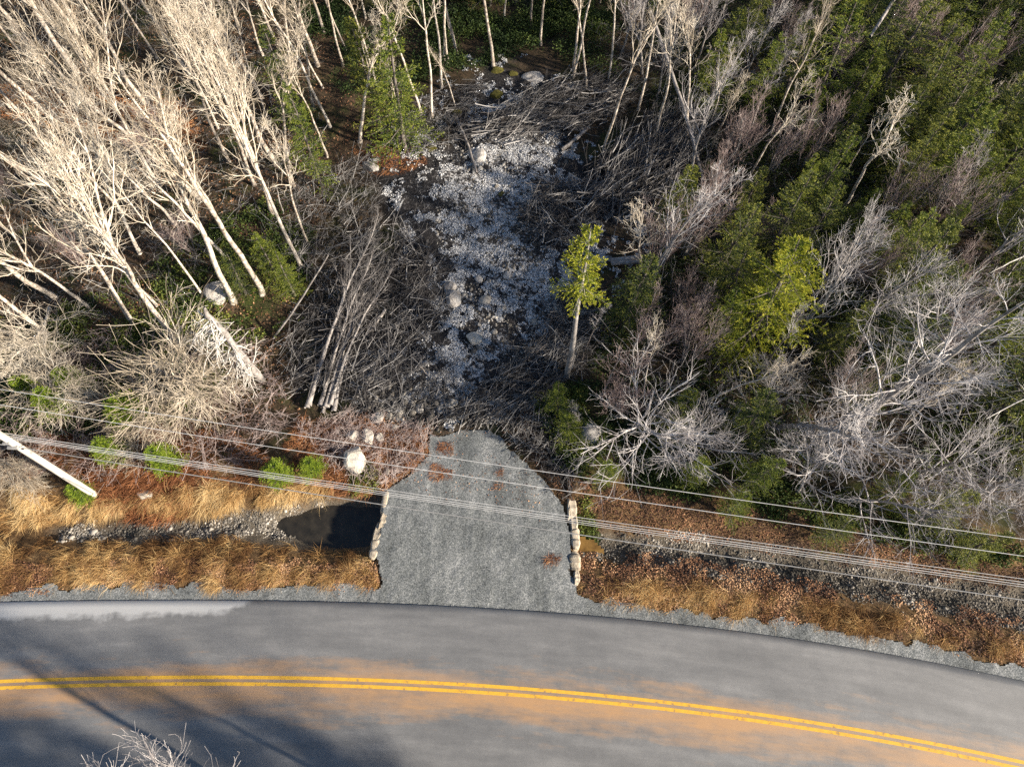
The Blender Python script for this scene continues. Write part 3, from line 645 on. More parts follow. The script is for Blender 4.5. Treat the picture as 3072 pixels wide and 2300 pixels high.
sp('spr1', (2620,930), 6, 'green spruce between the wide golden spruce and the thick leaning trunk', 1.1)
sp('sprm0', (2800,850), 6, 'green spruce above the thick leaning trunk at the right', 1.0)
sp('spr3', (790,60), 8, 'dark spruce with a bright tip left of the thick white trunk', 1.0)
sp('sprm0', (760,700), 4.5, 'small green spruce among pale trunks beside the clearing', 1.3)
sp('spr1', (660,760), 4.0, 'small dark spruce above the rounded grey rock', 1.4)
sp('sprm1', (820,760), 4.0, 'small green spruce right of the rounded grey rock', 1.3)
sp('sprm0', (1680,1150), 3.6, 'green spruce below the foot of the golden slender spruce', 1.3)
sp('sprm1', (1720,1240), 3.0, 'low green spruce right of the driveway head', 1.5)
sp('sprm0', (1830,1390), 2.6, 'low green spruce left of the spreading grey tree', 1.7)
sp('spr0', (2080,1180), 5.0, 'dark spruce under the branches of the spreading grey tree', 1.2)
sp('sprm1', (2330,1370), 4.5, 'green spruce between the two big grey crowns near the wires', 1.3)
sp('sprm0', (2240,1490), 3.2, 'green spruce nearest the wires between the two big grey crowns', 1.6)
sp('sprm1', (2750,1430), 4.2, 'green spruce under the twig ends near the wires at the lower right', 1.2)
sp('spr2', (2920,1480), 5.0, 'dark spruce at the lower right beneath the grey twigs', 1.3)
sp('spr0', (3030,1600), 4.0, 'dark spruce nearest the right edge above the ditch', 1.4)
sp('spr3', (2560,1560), 3.0, 'dark low spruce at the bank below the grey twigs', 1.5)
sp('sprm0', (2120,1380), 3.4, 'green spruce right of the spreading grey tree near the wires', 1.4)
for i, (x, y, s_, lab) in enumerate([(818,1405,1.75,'larger of the two round bright green young spruces on the verge'), (925,1388,1.45,'smaller of the two round bright green young spruces on the verge'),
      (205,1462,1.5,'bright young spruce at the foot of the white utility pole'), (462,1355,2.1,'green spruce under the twiggy fallen crown with a pale stump'),
      (300,1330,2.0,'yellowish spruce between the utility pole and the fallen crown'), (110,1180,2.4,'young green spruce near the left edge above the wires'),
      (330,1190,2.6,'green spruce left of the fallen twiggy crown'), (170,1110,2.0,'small spruce below the long pale branch at the left edge'), (40,1130,2.0,'half-hidden spruce at the left edge')]):
    tree('young%d' % (i % 2), None, (x, y), s_, lab, cat='spruce', group='young spruces beside the road', width=1.15 if i > 1 else 1.35, name='young_spruce')
# ---- named bare trees on the right
NR = 'grey bare trees of the right wood'
for key, b, t, h, w, lab in [
    ('bough0', (1900,1290), None, 7.0, 1.25, 'spreading grey bare tree with long arching branches right of the driveway'),
    ('bough1', (2080,1370), None, 5.2, 1.2, 'grey bare tree whose twigs hang over the wires right of the spreading one'),
    ('bigtree', (2479,1325), (3068,860), None, .95, 'biggest grey tree, a thick trunk leaning to the upper right above the wires'),
    ('greytree0', (2322,1287), (2600,1030), None, 1.4, 'grey tree with a smooth trunk leaning left of the thick leaning one'),
    ('bough0', (2540,1500), None, 6.0, 1.15, 'grey bare tree with twigs dangling over the ditch at the lower right'),
    ('greytree1', (2400,1420), (2480,1280), None, 1.5, 'low grey bare tree in front of the thick leaning trunk'),
    ('bough0', (2990,1540), None, 4.2, .9, 'grey branches reaching in from the right edge above the wires'),
    ('greytree0', (2990,880), (3070,560), None, .9, 'whitish antler-like bare tree at the right edge halfway up'),
    ('slim0', (2533,628), (2660,330), 8.5, 1.7, 'leaning forked white birch in the upper right wood'),
    ('greytree1', (2400,930), (2620,640), None, .9, 'smooth grey trunk leaning right of the wide golden spruce'),
    ('greytree0', (1940,900), (2075,560), None, 1.0, 'pale spreading tree with a curved trunk above the golden slender spruce'),
    ('slim1', (1900,880), (2000,640), None, 1.6, 'thin pale tree directly right of the golden slender spruce'),
    ('polewood', (1740,1100), (1850,900), 4.5, 1.3, 'mossy crooked grey tree beside the bare lower trunk of the golden spruce'),
    ('greytree0', (1740,1270), None, 2.6, 1.0, 'small grey tree reaching left over the driveway head'),
    ('greytree1', (2860,1290), (2960,1080), None, 1.3, 'grey twiggy tree behind the thick leaning trunk at the right'),
    ('bough1', (2730,1430), None, 6.2, 1.1, 'tangled grey crown at the right between the wires and the thick leaning trunk'),
    ('bough1', (2880,1500), None, 5.6, 1.1, 'grey bare tree at the right edge above the lowest wires'),
    ('bough0', (2390,1480), None, 4.6, 1.2, 'low grey bare tree whose twig ends hang over the upper wires'),
    ('bough0', (2700,1180), None, 7.5, 1.0, 'tall grey crown behind the thick leaning trunk'),
    ('bough1', (2240,1250), None, 5.4, 1.0, 'grey bare tree below the wide golden spruce')]:
    tree(key, b, t, h, lab, group=NR, width=w)
# ---- arching dry crown by the wires on the left, and low shrubs
tree('arch', (430,1060), (640,1270), 1.6, 'fallen twiggy crown, bleached and fanned out over the red-brown bank by the wires', width=1.25)
tree('arch', (420,1080), (480,1330), 1.2, 'second bleached fan of twigs hanging down beside the fallen crown', width=1.0)
tree('arch', (150,930), (120,1100), 2.0, 'pale drooping branches spread above the young spruces at the left edge', width=1.0)
tree('arch', (20,1080), (260,1250), 1.0, 'pale twiggy shrub between the left edge and the utility pole', width=.8)
tree('arch', (-60,1350), (150,1420), 1.0, 'dry shrub behind the utility pole', width=.8)

# ---- fillers: trees nobody could name, scattered with spacing
CL_KEEP = poly([(1100,1300),(1000,1250),(1000,1050),(1130,880),(1100,660),(1080,480),(1300,400),(1350,250),(1440,130),(1680,150),(1780,300),(1800,420),(2000,480),(1980,640),(1840,700),(1900,760),(1760,900),(1730,1080),(1640,1150),(1720,1300),(1735,1450),(1100,1450)])
FOREST_R = poly([(1720,60),(1900,-40),(3300,-60),(3300,1560),(2600,1480),(2200,1440),(1850,1340),(1760,1180),(1830,930),(1960,800),(2020,650),(2080,480),(1860,200)])
FOREST_L = poly([(-300,-60),(1000,-40),(1080,300),(1040,500),(900,560),(800,820),(640,960),(420,1000),(-200,1050)])
TOPBACK = poly([(900,40),(900,-60),(1900,-60),(1750,60),(1500,10),(1300,60),(1150,60)])
rs = np.random.RandomState(77)
def fill(pl, n, dmin, choose):
    lo, hi = pl.min(0), pl.max(0); c = 0; tries = 0
    while c < n and tries < 8000:
        tries += 1; x, y = lo+(hi-lo)*rs.rand(2)
        if not inside(pl, np.array([x]), np.array([y]))[0] or sdist(CL_KEEP, np.array([x]), np.array([y]))[0] > -.3: continue
        if y-float(ye(x)) < 8.2 or y > 52: continue
        if any((x-a)**2+(y-b)**2 < dmin*dmin for a, b in placed): continue
        choose(x, y); c += 1
def f_right(x, y):
    u = rs.rand(); px, py = PX(x, y)
    up = py < 700; e = rs.normal(0, .05)
    if px < 2300 and py < 620: pr = (.10, .32)
    elif px > 2350 and py < 1150: pr = (.66, .84)
    elif py > 1000: pr = (.22, .36)
    else: pr = (.32, .78)
    if u < pr[0]: tree('spr%d' % rs.randint(4) if rs.rand() < .6 else 'sprm%d' % rs.randint(2), world_xy=(x, y), h=rs.uniform(3.8, 8.0), width=rs.uniform(1.1, 1.6), cat='spruce', what='dark green spruce')
    elif u < pr[1]: tree('thick%d' % rs.randint(3), world_xy=(x, y), h=rs.uniform(3.8, 7), width=rs.uniform(.8, 1.1), what='reddish twiggy thicket', cat='shrub', name='twiggy_thicket', lean=(rs.normal(.1, .1), rs.normal(0, .1)))
    else: tree(['greytree0', 'greytree1', 'slim0', 'slim1', 'greytree1', 'polewood'][rs.randint(6)], world_xy=(x, y), h=rs.uniform(6, 10), what='grey bare tree', lean=(rs.normal(.08, .08), rs.normal(-.02, .08)))
fill(FOREST_R, 175, 1.6, f_right)
def f_left(x, y):
    px, py = PX(x, y)
    if rs.rand() < .84: tree(['tall0', 'tall1', 'tall2', 'tall3', 'tall4', 'tall5', 'slim0', 'slim1', 'slim2', 'slim3', 'slim0', 'slim1', 'slim2', 'slim3'][rs.randint(14)], world_xy=(x, y), h=rs.uniform(8, 14.5), width=rs.uniform(.75, 1.1), what='pale bare tree', lean=(rs.normal(-.05, .05), rs.normal(.02, .05)))
    else: tree('thick%d' % rs.randint(3), world_xy=(x, y), h=rs.uniform(2.5, 4.5), what='reddish twiggy thicket', cat='shrub', name='twiggy_thicket')
fill(FOREST_L, 80, 1.7, f_left)
def f_top(x, y):
    if rs.rand() < .6: tree('spr%d' % rs.randint(4), world_xy=(x, y), h=rs.uniform(7, 11), what='dark green spruce', cat='spruce')
    else: tree('slim%d' % rs.randint(3), world_xy=(x, y), h=rs.uniform(8, 12), what='pale bare tree')
fill(TOPBACK, 22, 2.0, f_top)
# trees across the road: two just show their tips, the others stand outside the frame and shade the road
SG = 'spruces across the road from the driveway'
for i, x in enumerate(np.arange(-19, 12, 2.1)):
    rr_ = np.random.RandomState(400+i); tree('spr%d' % (i % 4), world_xy=(x+rr_.normal(0, .5), -9.3+rr_.normal(0, .7)), h=9.0+rr_.normal(0, .9)-.03*max(x, 0), label='dark spruce in the row across the road from the driveway', cat='spruce', group=SG, width=1.3)
for i, (x, y, h) in enumerate([(2, -8.5, 12), (11, -10.5, 12)]):
    tree('tall%d' % i, world_xy=(x, y), h=h, label='bare tree in the row across the road from the driveway', group='bare trees across the road from the driveway')
for x, y, h, lab, k, w in [(-12.4, -2.6, 9.7, 'bare tree top poking in at the bottom edge, left of centre', 'greytree1', 1.25), (-7.2, -2.7, 9.3, 'small bare twigs at the bottom edge between the centre and the larger tree top', 'greytree0', .9)]:
    tree(k, world_xy=(x, y), h=h, label=lab, width=w, lean=(0, .04))

# labels for the unnamed ones: a place by the nearest landmark; those that share one share a group
for root, what, cat, (px, py) in pend:
    lab, grp = describe(px, py, what, cat); tag(root, lab, cat, grp)

# ------------------------------------------------------------------ broken snag, fallen logs, brush
def log(p0, p1, z0, z1, r, label, mtl='bark_grey', group=None, name='fallen_log', bend=.15, branches=0, end=.6):
    rs = np.random.RandomState(int(p0[0]+p1[1])); a = PT(*p0); b = P(p1[0], p1[1], 0); b = P(p1[0], p1[1], z1+tz(b[0], b[1]) if z1 < 3 else z1); a[2] += z0
    k = 9; t = np.linspace(0, 1, k+1)[:, None]; pts = a*(1-t)+b*t; L = np.linalg.norm(b-a)
    w = rs.normal(0, bend*.25, (k+1, 3)); w[0] = w[-1] = 0; side = nrm(np.cross(b-a, [0, 0, 1.])); pts = pts+w*.4+side*np.sin(t*math.pi)*bend*L*.12*rs.choice([-1, 1])
    c = pts.mean(0); A = Acc(); V, F = tubes((pts-a)[None], (r*(1-(1-end)*t[:, 0]))[None], 8); A.add(V, F)
    for e in (0, k):      # end caps
        n0 = A.n; ring = V[e*8:e*8+8]; A.add(np.concatenate([ring, ring.mean(0)[None]]), np.array([[i, (i+1) % 8, 8, 8] for i in range(8)])[:, [0, 1, 2, 2]][:0].reshape(0, 4).astype(int)) if False else None
    me = A.mesh(name, M[mtl], True)
    if branches:
        root = empty(name, a); tag(root, label, 'log', group); obj('trunk', me, root)
        B = Acc(); pp = (pts-a)[None]; rr = (r*(1-(1-end)*t[:, 0]))[None]
        p, d, tt, r_, _ = children(rs, pp, rr, branches, .15, .97, .9, .3); L1 = rs.uniform(.5, 1.6, len(p)); w1 = walk(rs, p, d, L1, 5, .16, -.08); V, F = tubes(w1, np.maximum(taper(np.full(len(p), .025), 5, .3), .009), 4); B.add(V, F)
        p, d, tt, r_, pi = children(rs, w1, np.full(w1.shape[:2], .015), 3, .2, .9, .8, .2); w2 = walk(rs, p, d, L1[pi]*.45, 3, .15, -.05); V, F = tubes(w2, np.full(w2.shape[:2], .008), 3); B.add(V, F)
        obj('branches', B.mesh('branches', M[mtl]), root); return root
    o = obj(name, me); o.location = a; tag(o, label, 'log', group); return o

def snag():
    b = PT(784, 1139); q = P(608, 922, 7.7); ax = q-b; root = empty('broken_snag', b); tag(root, 'broken-topped dead trunk with bleached branches hanging to its left, above the wires', 'dead tree')
    rs = np.random.RandomState(4); k = 12; t = np.linspace(0, 1, k+1)[:, None]; pts = (ax*t+rs.normal(0, .03, (k+1, 3)))[None]; rd = (.22*(1-.42*t[:, 0]))[None]; rd[0, -1] *= .45
    A = Acc(); V, F = tubes(pts, rd, 10); A.add(V, F); obj('trunk', A.mesh('trunk', M['bark_grey'], True), root)
    B = Acc(); n = 46; tt = np.sort(rs.uniform(.08, .96, n)); p = (ax[None]*tt[:, None]); d = nrm(np.stack([rs.uniform(-1.0, .25, n), rs.uniform(-1, .1, n), rs.uniform(-.3, .3, n)], 1))
    L = rs.uniform(1.0, 2.6, n)*(1-.3*np.abs(tt-.4)); w = walk(rs, p, d, L, 8, .16, -.16); V, F = tubes(w, np.maximum(taper(np.full(n, .04), 8, .25), .011), 5); B.add(V, F)
    p, d, t2, r_, pi = children(rs, w, np.full(w.shape[:2], .02), 6, .2, .95, .8, .3); w2 = walk(rs, p, d, L[pi]*.32*rs.uniform(.5, 1.3, len(p)), 4, .2, -.1); V, F = tubes(w2, np.full(w2.shape[:2], .012), 4); B.add(V, F)
    n = 14; tt = rs.uniform(.2, .95, n); p = ax[None]*tt[:, None]; d = nrm(np.stack([rs.uniform(.3, 1, n), rs.uniform(-.3, .8, n), rs.uniform(-.2, .4, n)], 1)); w = walk(rs, p, d, rs.uniform(.4, 1.1, n), 4, .15); V, F = tubes(w, np.full(w.shape[:2], .016), 4); B.add(V, F)
    obj('branches', B.mesh('branches', M['dead']), root)
snag()

G = 'long poles and logs lying in the brush'
log((1368,355),(1430,520),.1,.2,.13,'pale broken log lying below the mossy stump in the clearing','bark_grey',end=.6)
log((1915,212),(2110,545),4.5,.5,.13,'long bare log leaning down to the right across the upper right brush','bark_grey',end=.8)
log((1683,455),(1762,385),.1,.6,.13,'short thick log in the brush at the right of the upper clearing','bark_grey',end=.9)
log((1490,372),(1640,300),.15,.5,.12,'dark log lying in the upper brush heap, the top one','bark_dark',G)
log((1500,398),(1700,335),.1,.4,.11,'dark log lying in the upper brush heap, the lower one','bark_dark',G)
log((1640,360),(1830,318),.3,1.2,.06,'curved pale bough over the upper brush heap','bark_grey',end=.5,bend=.6)
log((1100,1010),(1155,928),.2,.6,.11,'short grey log sticking out of the brush left of the frost','bark_grey',end=.95)
log((1680,625),(1730,598),.6,.9,.11,'short cut log on the brush heap right of the clearing','bark_grey',end=1.0)
log((1830,790),(1915,772),.3,.5,.16,'pair of pale logs right of the golden slender spruce, upper one','bark_grey',end=.9)
log((1832,800),(1920,786),.3,.5,.14,'pair of pale logs right of the golden slender spruce, lower one','bark_grey',end=.9)
log((1236,1075),(1298,1145),.2,.1,.05,'thin pale branch lying below the dead poles','bark_pale',end=.5)
log((820,1015),(985,765),0,5.0,.07,'thin straight dead stem slanting up beside the snag','bark_grey',end=.5)
log((985,765),(1140,690),.5,4.5,.04,'thin curved dead stem at the left edge of the clearing','bark_grey',end=.5)
log((1410,1235),(1640,1030),.1,.9,.06,'long thin dark pole lying over the brush at the bottom of the clearing','bark_dark',end=.4)
log((850,640),(830,560),.0,2.,.05,'thin broken stem beside the yellow-green spruce','bark_grey',end=.6)
log((2030,1090),(2230,940),.1,.7,.08,'weathered log in the right wood','bark_grey',end=.6)
log((3072,815),(2960,825),3.0,3.0,.06,'bright bare limb poking in at the right edge below the antler-like tree','dead',end=.4,name='bare_limb')
log((2700,-40),(2610,110),5.5,5.0,.12,'thick bare limb crossing the dark gap at the upper right','bark_grey',end=.8,name='bare_limb')
log((3072,1225),(2960,1255),4.0,4.0,.05,'forked white limb at the right edge above the wires','dead',end=.4,name='bare_limb',branches=3)
# the stacked dead poles: slim dead trees laid side by side, butts to the road
rs = np.random.RandomState(9)
for i in range(11):
    bx, by = rs.uniform(925, 1015), rs.uniform(1190, 1235); tx, ty = 1112+rs.normal(0, 28), rs.uniform(680, 840)
    a = PT(bx, by); a[2] += .1+.08*(i % 4); b_ = PT(tx, ty); b_[2] += .4+rs.rand()*.7; ax = Vector(b_-a); L = ax.length*rs.uniform(.8, 1.05)
    root = empty('dead_pole', a); root.rotation_mode = 'QUATERNION'; root.rotation_quaternion = Vector((0, 0, 1)).rotation_difference(ax.normalized()) @ Quaternion((0, 0, 1), rs.rand()*6)
    s = L/10; root.scale = (s*.7, s*.7, s); tag(root, 'grey dead pole with dry branches in the stack left of the clearing', 'dead tree', 'dead poles stacked left of the clearing')
    obj('trunk', PR['deadtop'][2], root); obj('branches', PR['deadtop'][3], root)

def brush(pts, n, ang, spread, Lr, rr, hmax, label, mtl='stick', fork=2):
    pl = poly(pts); rs = np.random.RandomState(n); lo, hi = pl.min(0), pl.max(0); Q = lo+(hi-lo)*rs.rand(n*6, 2); Q = Q[inside(pl, Q[:, 0], Q[:, 1])][:n]; n = len(Q)
    z = terrain(Q[:, 0], Q[:, 1])+.03+hmax*rs.rand(n)**1.5; a = R(ang)+rs.normal(0, R(spread), n); d = nrm(np.stack([np.cos(a), np.sin(a), rs.normal(.02, .16, n)], 1)); L = rs.uniform(*Lr, n)
    w = walk(rs, np.column_stack([Q, z])-d*L[:, None]*.5, d, L, 6, .09, -.01); r = rs.uniform(*rr, n)**1.0; A = Acc(); v = rs.rand(n)
    V, F = tubes(w, taper(r, 6, .35), 4); A.add(V, F, np.repeat(v, 24))
    if fork:
        p, d, t, q, pi = children(rs, w, taper(r, 6, .35), fork*2, .2, .9, .6, .25); w2 = walk(rs, p, d, L[pi]*.35*rs.uniform(.4, 1.2, len(p)), 3, .15); V, F = tubes(w2, np.maximum(taper(q*.6, 3, .5), .007), 3); A.add(V, F, np.repeat(v[pi], 9))
    o = obj('brush_pile', A.mesh('brush_pile', M[mtl])); tag(o, label, 'brush', kind='stuff'); return o
brush([(960,1180),(1040,860),(1080,680),(1200,660),(1330,800),(1320,1000),(1200,1120),(1100,1220)], 640, 60, 50, (.8, 3.8), (.009, .032), .8, 'grey slash piled over the left of the clearing')
brush([(1500,1260),(1700,1200),(1730,1420),(1725,1490),(1640,1420),(1540,1330)], 420, 40, 60, (.4, 1.8), (.006, .016), .4, 'dark brush between the driveway head and the green plants')
brush([(900,560),(1100,470),(1150,600),(1060,800),(960,900),(860,760)], 420, 70, 55, (.7, 3), (.008, .022), .7, 'dark brush under the trees left of the frost')
brush([(880,1180),(860,1000),(960,880),(1040,860),(1000,1180)], 300, 30, 50, (.8, 3), (.008, .022), .7, 'grey branches left of the dead poles')
brush([(1570,640),(1640,560),(1740,560),(1800,640),(1760,740),(1640,730),(1580,700)], 650, 20, 80, (.6, 2.6), (.012, .035), 1.1, 'round heap of dark sticks right of the clearing')
brush([(1460,410),(1500,350),(1700,250),(1850,260),(1900,330),(1700,400),(1560,420)], 600, 25, 22, (1.2, 4.5), (.012, .04), .9, 'dark brush heap across the top of the clearing')
brush([(1780,640),(1800,480),(1950,380),(2080,330),(2120,480),(1980,600),(1900,640)], 520, 52, 18, (2, 6.5), (.015, .05), 1.3, 'long dark poles heaped at the upper right of the clearing')
brush([(1340,1260),(1500,1130),(1680,980),(1740,980),(1720,1120),(1620,1220),(1560,1270)], 480, 35, 30, (.8, 3.4), (.008, .028), .6, 'dark brush at the bottom right of the clearing')
brush([(1060,1240),(1080,1080),(1320,1060),(1400,1200),(1340,1260),(1200,1260)], 450, 45, 60, (.5, 2.2), (.006, .018), .3, 'scattered twigs at the bottom left of the clearing')
brush([(1640,1080),(1650,900),(1760,850),(1820,980),(1760,1120)], 420, 10, 50, (.8, 2.6), (.008, .025), .9, 'brush round the foot of the golden spruce')
brush([(1130,420),(1260,300),(1440,250),(1440,420),(1250,470)], 450, 15, 50, (.6, 2.4), (.007, .022), .5, 'fine brush at the upper left of the clearing')
brush([(1300,1250),(1180,900),(1200,560),(1400,400),(1650,300),(1800,600),(1700,900),(1600,1150)], 800, 20, 90, (.25, 1.1), (.005, .012), .06, 'twigs strewn over the frosty ground')
brush([(0,1200),(300,1000),(760,1000),(900,1250),(800,1400),(400,1440),(0,1420)], 1300, -20, 60, (.5, 2.0), (.006, .014), .8, 'tangled dry stems over the left bank', 'twig_red')
brush([(-200,0),(900,0),(1000,500),(880,800),(600,950),(0,1000),(-200,900)], 2600, -30, 60, (.6, 2.6), (.006, .018), 1.0, 'fallen branches and undergrowth beneath the left stand', 'stick')
brush([(1750,100),(3200,0),(3200,1500),(2500,1450),(1850,1300),(1900,900),(2100,600)], 4200, 60, 60, (.6, 2.8), (.006, .02), 1.2, 'dead branches beneath the right wood', 'stick')
brush([(900,1290),(1050,1240),(1300,1290),(1250,1400),(1150,1460),(980,1400)], 700, 60, 60, (.4, 1.3), (.004, .010), .5, 'dry bramble stems left of the driveway head', 'twig_red')

# ------------------------------------------------------------------ scattered ground cover
def scatter(name, pts, n, label, mtl, mode='leaf', size=.07, vr=(0, 1), clump=None, h=.4, cat='ground cover', mtl2=None, seed=None, keepout=True, zoff=0.0, bend=.3):
    pl = poly(pts); rs = np.random.RandomState(seed or n); lo, hi = pl.min(0), pl.max(0)
    m_ = int(n*3); Q = lo+(hi-lo)*rs.rand(m_, 2)
    sd = sdist(pl, Q[:, 0], Q[:, 1])+(fbm(Q[:, 0], Q[:, 1], .7, 3)-.5)*.9+rs.normal(0, .10, m_)
    if clump: sd = np.where(fbm(Q[:, 0]+9, Q[:, 1], clump, 3)+rs.normal(0, .06, m_) > .47, sd, -1)
    ok = sd > 0
    if keepout: ok &= (sdist(DRIVE, Q[:, 0], Q[:, 1]) < .05)
    ok &= Q[:, 1] > ye(Q[:, 0])+.05
    Q = Q[ok][:n]; n = len(Q); z = terrain(Q[:, 0], Q[:, 1])+zoff; p = np.column_stack([Q, z]); A = Acc()
    patch = fbm(Q[:, 0], Q[:, 1], 1.2, 3); v = np.clip(vr[0]+(vr[1]-vr[0])*(patch*1.6-.3)+rs.normal(0, .14, n), 0, 1)
    if mode == 'leaf':
        p[:, 2] += rs.rand(n)*.06; nn = nrm(np.column_stack([rs.normal(0, .45, (n, 2)), np.ones(n)])); t = nrm(np.cross(nn, rs.normal(0, 1, (n, 3)))); s = np.cross(nn, t); L = (size*rs.uniform(.5, 1.3, n))[:, None]
        V = np.stack([p-t*L*.5, p+s*L*.35, p+t*L*.5, p-s*L*.35], 1).reshape(-1, 3); F = np.arange(n*4).reshape(-1, 4); A.add(V, F, v)
    elif mode == 'grass':
        tuft = np.floor((Q+.4*np.column_stack([fbm(Q[:, 0], Q[:, 1], .5), fbm(Q[:, 1], Q[:, 0], .5)])+rs.normal(0, .04, (n, 2)))/.30).astype(int); hsh = np.sin(tuft[:, 0]*12.9898+tuft[:, 1]*78.233)*43758.5453; hsh -= np.floor(hsh); a = hsh*6.28; c = (tuft+.5)*.30
        out = Q-c; d = np.column_stack([out*3.0+bend*np.column_stack([np.cos(a), np.sin(a)])+rs.normal(0, .45, (n, 2)), .4+.7*rs.rand(n)]); d = nrm(d)
        L = h*rs.uniform(.4, 1.2, n)*(.35+1.2*hsh); w = walk(rs, p, d, L, 3, .1, -.32); W = (size*rs.uniform(.6, 1.3, n)); s = nrm(np.cross(d, rs.normal(0, 1, (n, 3))))[:, None]*(W[:, None]*np.array([1, .8, .5, .1]))[..., None]
        V = np.stack([w-s*.5, w+s*.5], 2).reshape(-1, 3); b = np.arange(n)[:, None]*8+np.arange(3)[None]*2; b = b.ravel(); F = np.stack([b, b+1, b+3, b+2], 1); v2 = np.clip(v*.5+.55*hsh*vr[1]+rs.normal(0, .05, n), 0, 1)
        A.add(V, F, np.repeat(v2, 3))
    elif mode == 'stone':
        ico = np.array([[0,0,1],[.89,0,.45],[.28,.85,.45],[-.72,.53,.45],[-.72,-.53,.45],[.28,-.85,.45],[.72,.53,-.45],[-.28,.85,-.45],[-.89,0,-.45],[-.28,-.85,-.45],[.72,-.53,-.45],[0,0,-1]])
        tr = np.array([[0,1,2],[0,2,3],[0,3,4],[0,4,5],[0,5,1],[1,6,2],[2,7,3],[3,8,4],[4,9,5],[5,10,1],[6,7,2],[7,8,3],[8,9,4],[9,10,5],[10,6,1],[11,7,6],[11,8,7],[11,9,8],[11,10,9],[11,6,10]])
        sc = (size*rs.lognormal(0, .45, n))[:, None, None]*rs.uniform(.55, 1.1, (n, 1, 3)); sc[..., 2] *= .7; a = rs.rand(n)*6.28; V = ico[None]*(1+rs.normal(0, .13, (n, 12, 1)))*sc*.5
        V = np.stack([V[..., 0]*np.cos(a)[:, None]-V[..., 1]*np.sin(a)[:, None], V[..., 0]*np.sin(a)[:, None]+V[..., 1]*np.cos(a)[:, None], V[..., 2]], -1)+p[:, None]
        A.V.append(V.reshape(-1, 3)); A.T.append((tr[None]+(np.arange(n)*12)[:, None, None]).reshape(-1, 3)); A.n += n*12; A.TA.append(np.repeat(v, 20))
    elif mode == 'herb':
        k = 9; pp = np.repeat(p, k, 0)+np.column_stack([rs.normal(0, size*2.2, (n*k, 2)), rs.rand(n*k)*h]); V, F, T, vv = leaves(rs, pp, nrm(rs.normal(0, 1, (n*k, 3))*[1, 1, .6]+[0, 0, .3]), size*1.6, size, .3, v=np.clip(np.repeat(v, k)+rs.normal(0, .1, n*k), 0, 1))
        A.V.append(V); A.F.append(F); A.T.append(T); A.n += len(V); A.A.append(vv); A.TA.append(vv)
    o = obj(name, A.mesh(name, M[mtl])); tag(o, label, cat, kind='stuff'); return o

scatter('dry_grass', [(-60,1600),(300,1612),(700,1605),(900,1645),(1115,1660),(1140,1700),(1143,1752),(1024,1752),(556,1750),(394,1738),(139,1764),(-60,1778)], 64000, 'dry grass on the left verge between ditch and shoulder', 'straw', 'grass', .011, (-.2, .85), h=.5, clump=.9)
scatter('dry_grass', [(-60,1430),(250,1500),(420,1480),(640,1450),(860,1460),(1000,1450),(960,1475),(800,1500),(560,1530),(420,1500),(300,1530),(120,1560),(-60,1600)], 42000, 'golden dry grass on the bank left of the driveway', 'straw', 'grass', .013, (.1, 1.0), h=.6, bend=.8, clump=1.2)
scatter('dry_grass', [(1728,1740),(1780,1715),(2048,1745),(2373,1785),(2700,1845),(3150,1925),(3150,1995),(2790,1935),(2558,1895),(2373,1863),(2048,1828),(1850,1798),(1745,1780)], 60000, 'matted brown grass on the right verge', 'straw', 'grass', .011, (-.1, .9), h=.52, clump=1.0)
scatter('bracken', [(260,1390),(500,1385),(620,1440),(560,1530),(430,1570),(300,1500)], 9000, 'rusty bracken behind the utility pole', 'fern', 'grass', .022, (.0, .6), h=.5)
scatter('bracken', [(0,1250),(260,1250),(700,1300),(900,1400),(760,1460),(300,1420),(0,1420)], 12000, 'brown bracken along the left bank', 'fern', 'grass', .016, (.0, .55), h=.5, clump=1.5)
scatter('bracken', [(900,1270),(1060,1250),(1290,1300),(1280,1370),(1180,1450),(1120,1480),(960,1460),(860,1330)], 15000, 'red-brown bracken left of the driveway head', 'fern', 'grass', .016, (.0, .75), h=.45)
scatter('bracken', [(-100,250),(200,250),(560,300),(620,450),(400,430),(100,360),(-100,360)], 9000, 'orange bracken beneath the upper left stand', 'fern', 'grass', .03, (.2, .9), h=.6)
scatter('bracken', [(1060,450),(1240,430),(1290,500),(1180,530),(1080,500)], 2500, 'orange bracken at the left corner of the clearing', 'fern', 'grass', .02, (.0, .7), h=.35)
scatter('leaf_litter', [(-60,1690),(394,1670),(1130,1690),(1143,1752),(1024,1760),(556,1760),(394,1748),(139,1774),(-60,1790)], 20000, 'orange fallen leaves along the left shoulder', 'leaf', 'leaf', .085, (.3, 1), clump=.8)
scatter('leaf_litter', [(1728,1640),(2048,1660),(2500,1740),(3150,1860),(3150,2000),(2790,1942),(2558,1900),(2373,1868),(2048,1834),(1850,1805),(1740,1785)], 22000, 'russet fallen leaves on the right verge', 'leaf', 'leaf', .085, (.1, 1.05), clump=.9)
scatter('leaf_litter', [(1735,1440),(2100,1500),(2600,1590),(3150,1720),(3150,1770),(2500,1660),(2048,1600),(1735,1570)], 20000, 'dull fallen leaves on the bank right of the driveway', 'leaf', 'leaf', .08, (-.1, .55))
scatter('leaf_litter', [(-300,-20),(1000,0),(1080,400),(900,800),(900,1250),(600,1450),(-200,1450)], 42000, 'fallen leaves under the left stand', 'leaf', 'leaf', .10, (0, .75))
scatter('leaf_litter', [(900,1290),(1100,1230),(1300,1290),(1250,1400),(1150,1470),(900,1450)], 9000, 'russet leaves around the white boulders', 'leaf', 'leaf', .08, (.1, .9))
scatter('leaf_litter', [(1700,200),(3200,-20),(3200,1500),(1850,1400),(1650,1300),(1800,900)], 14000, 'fallen leaves under the right wood', 'leaf', 'leaf', .10, (-.3, .35))
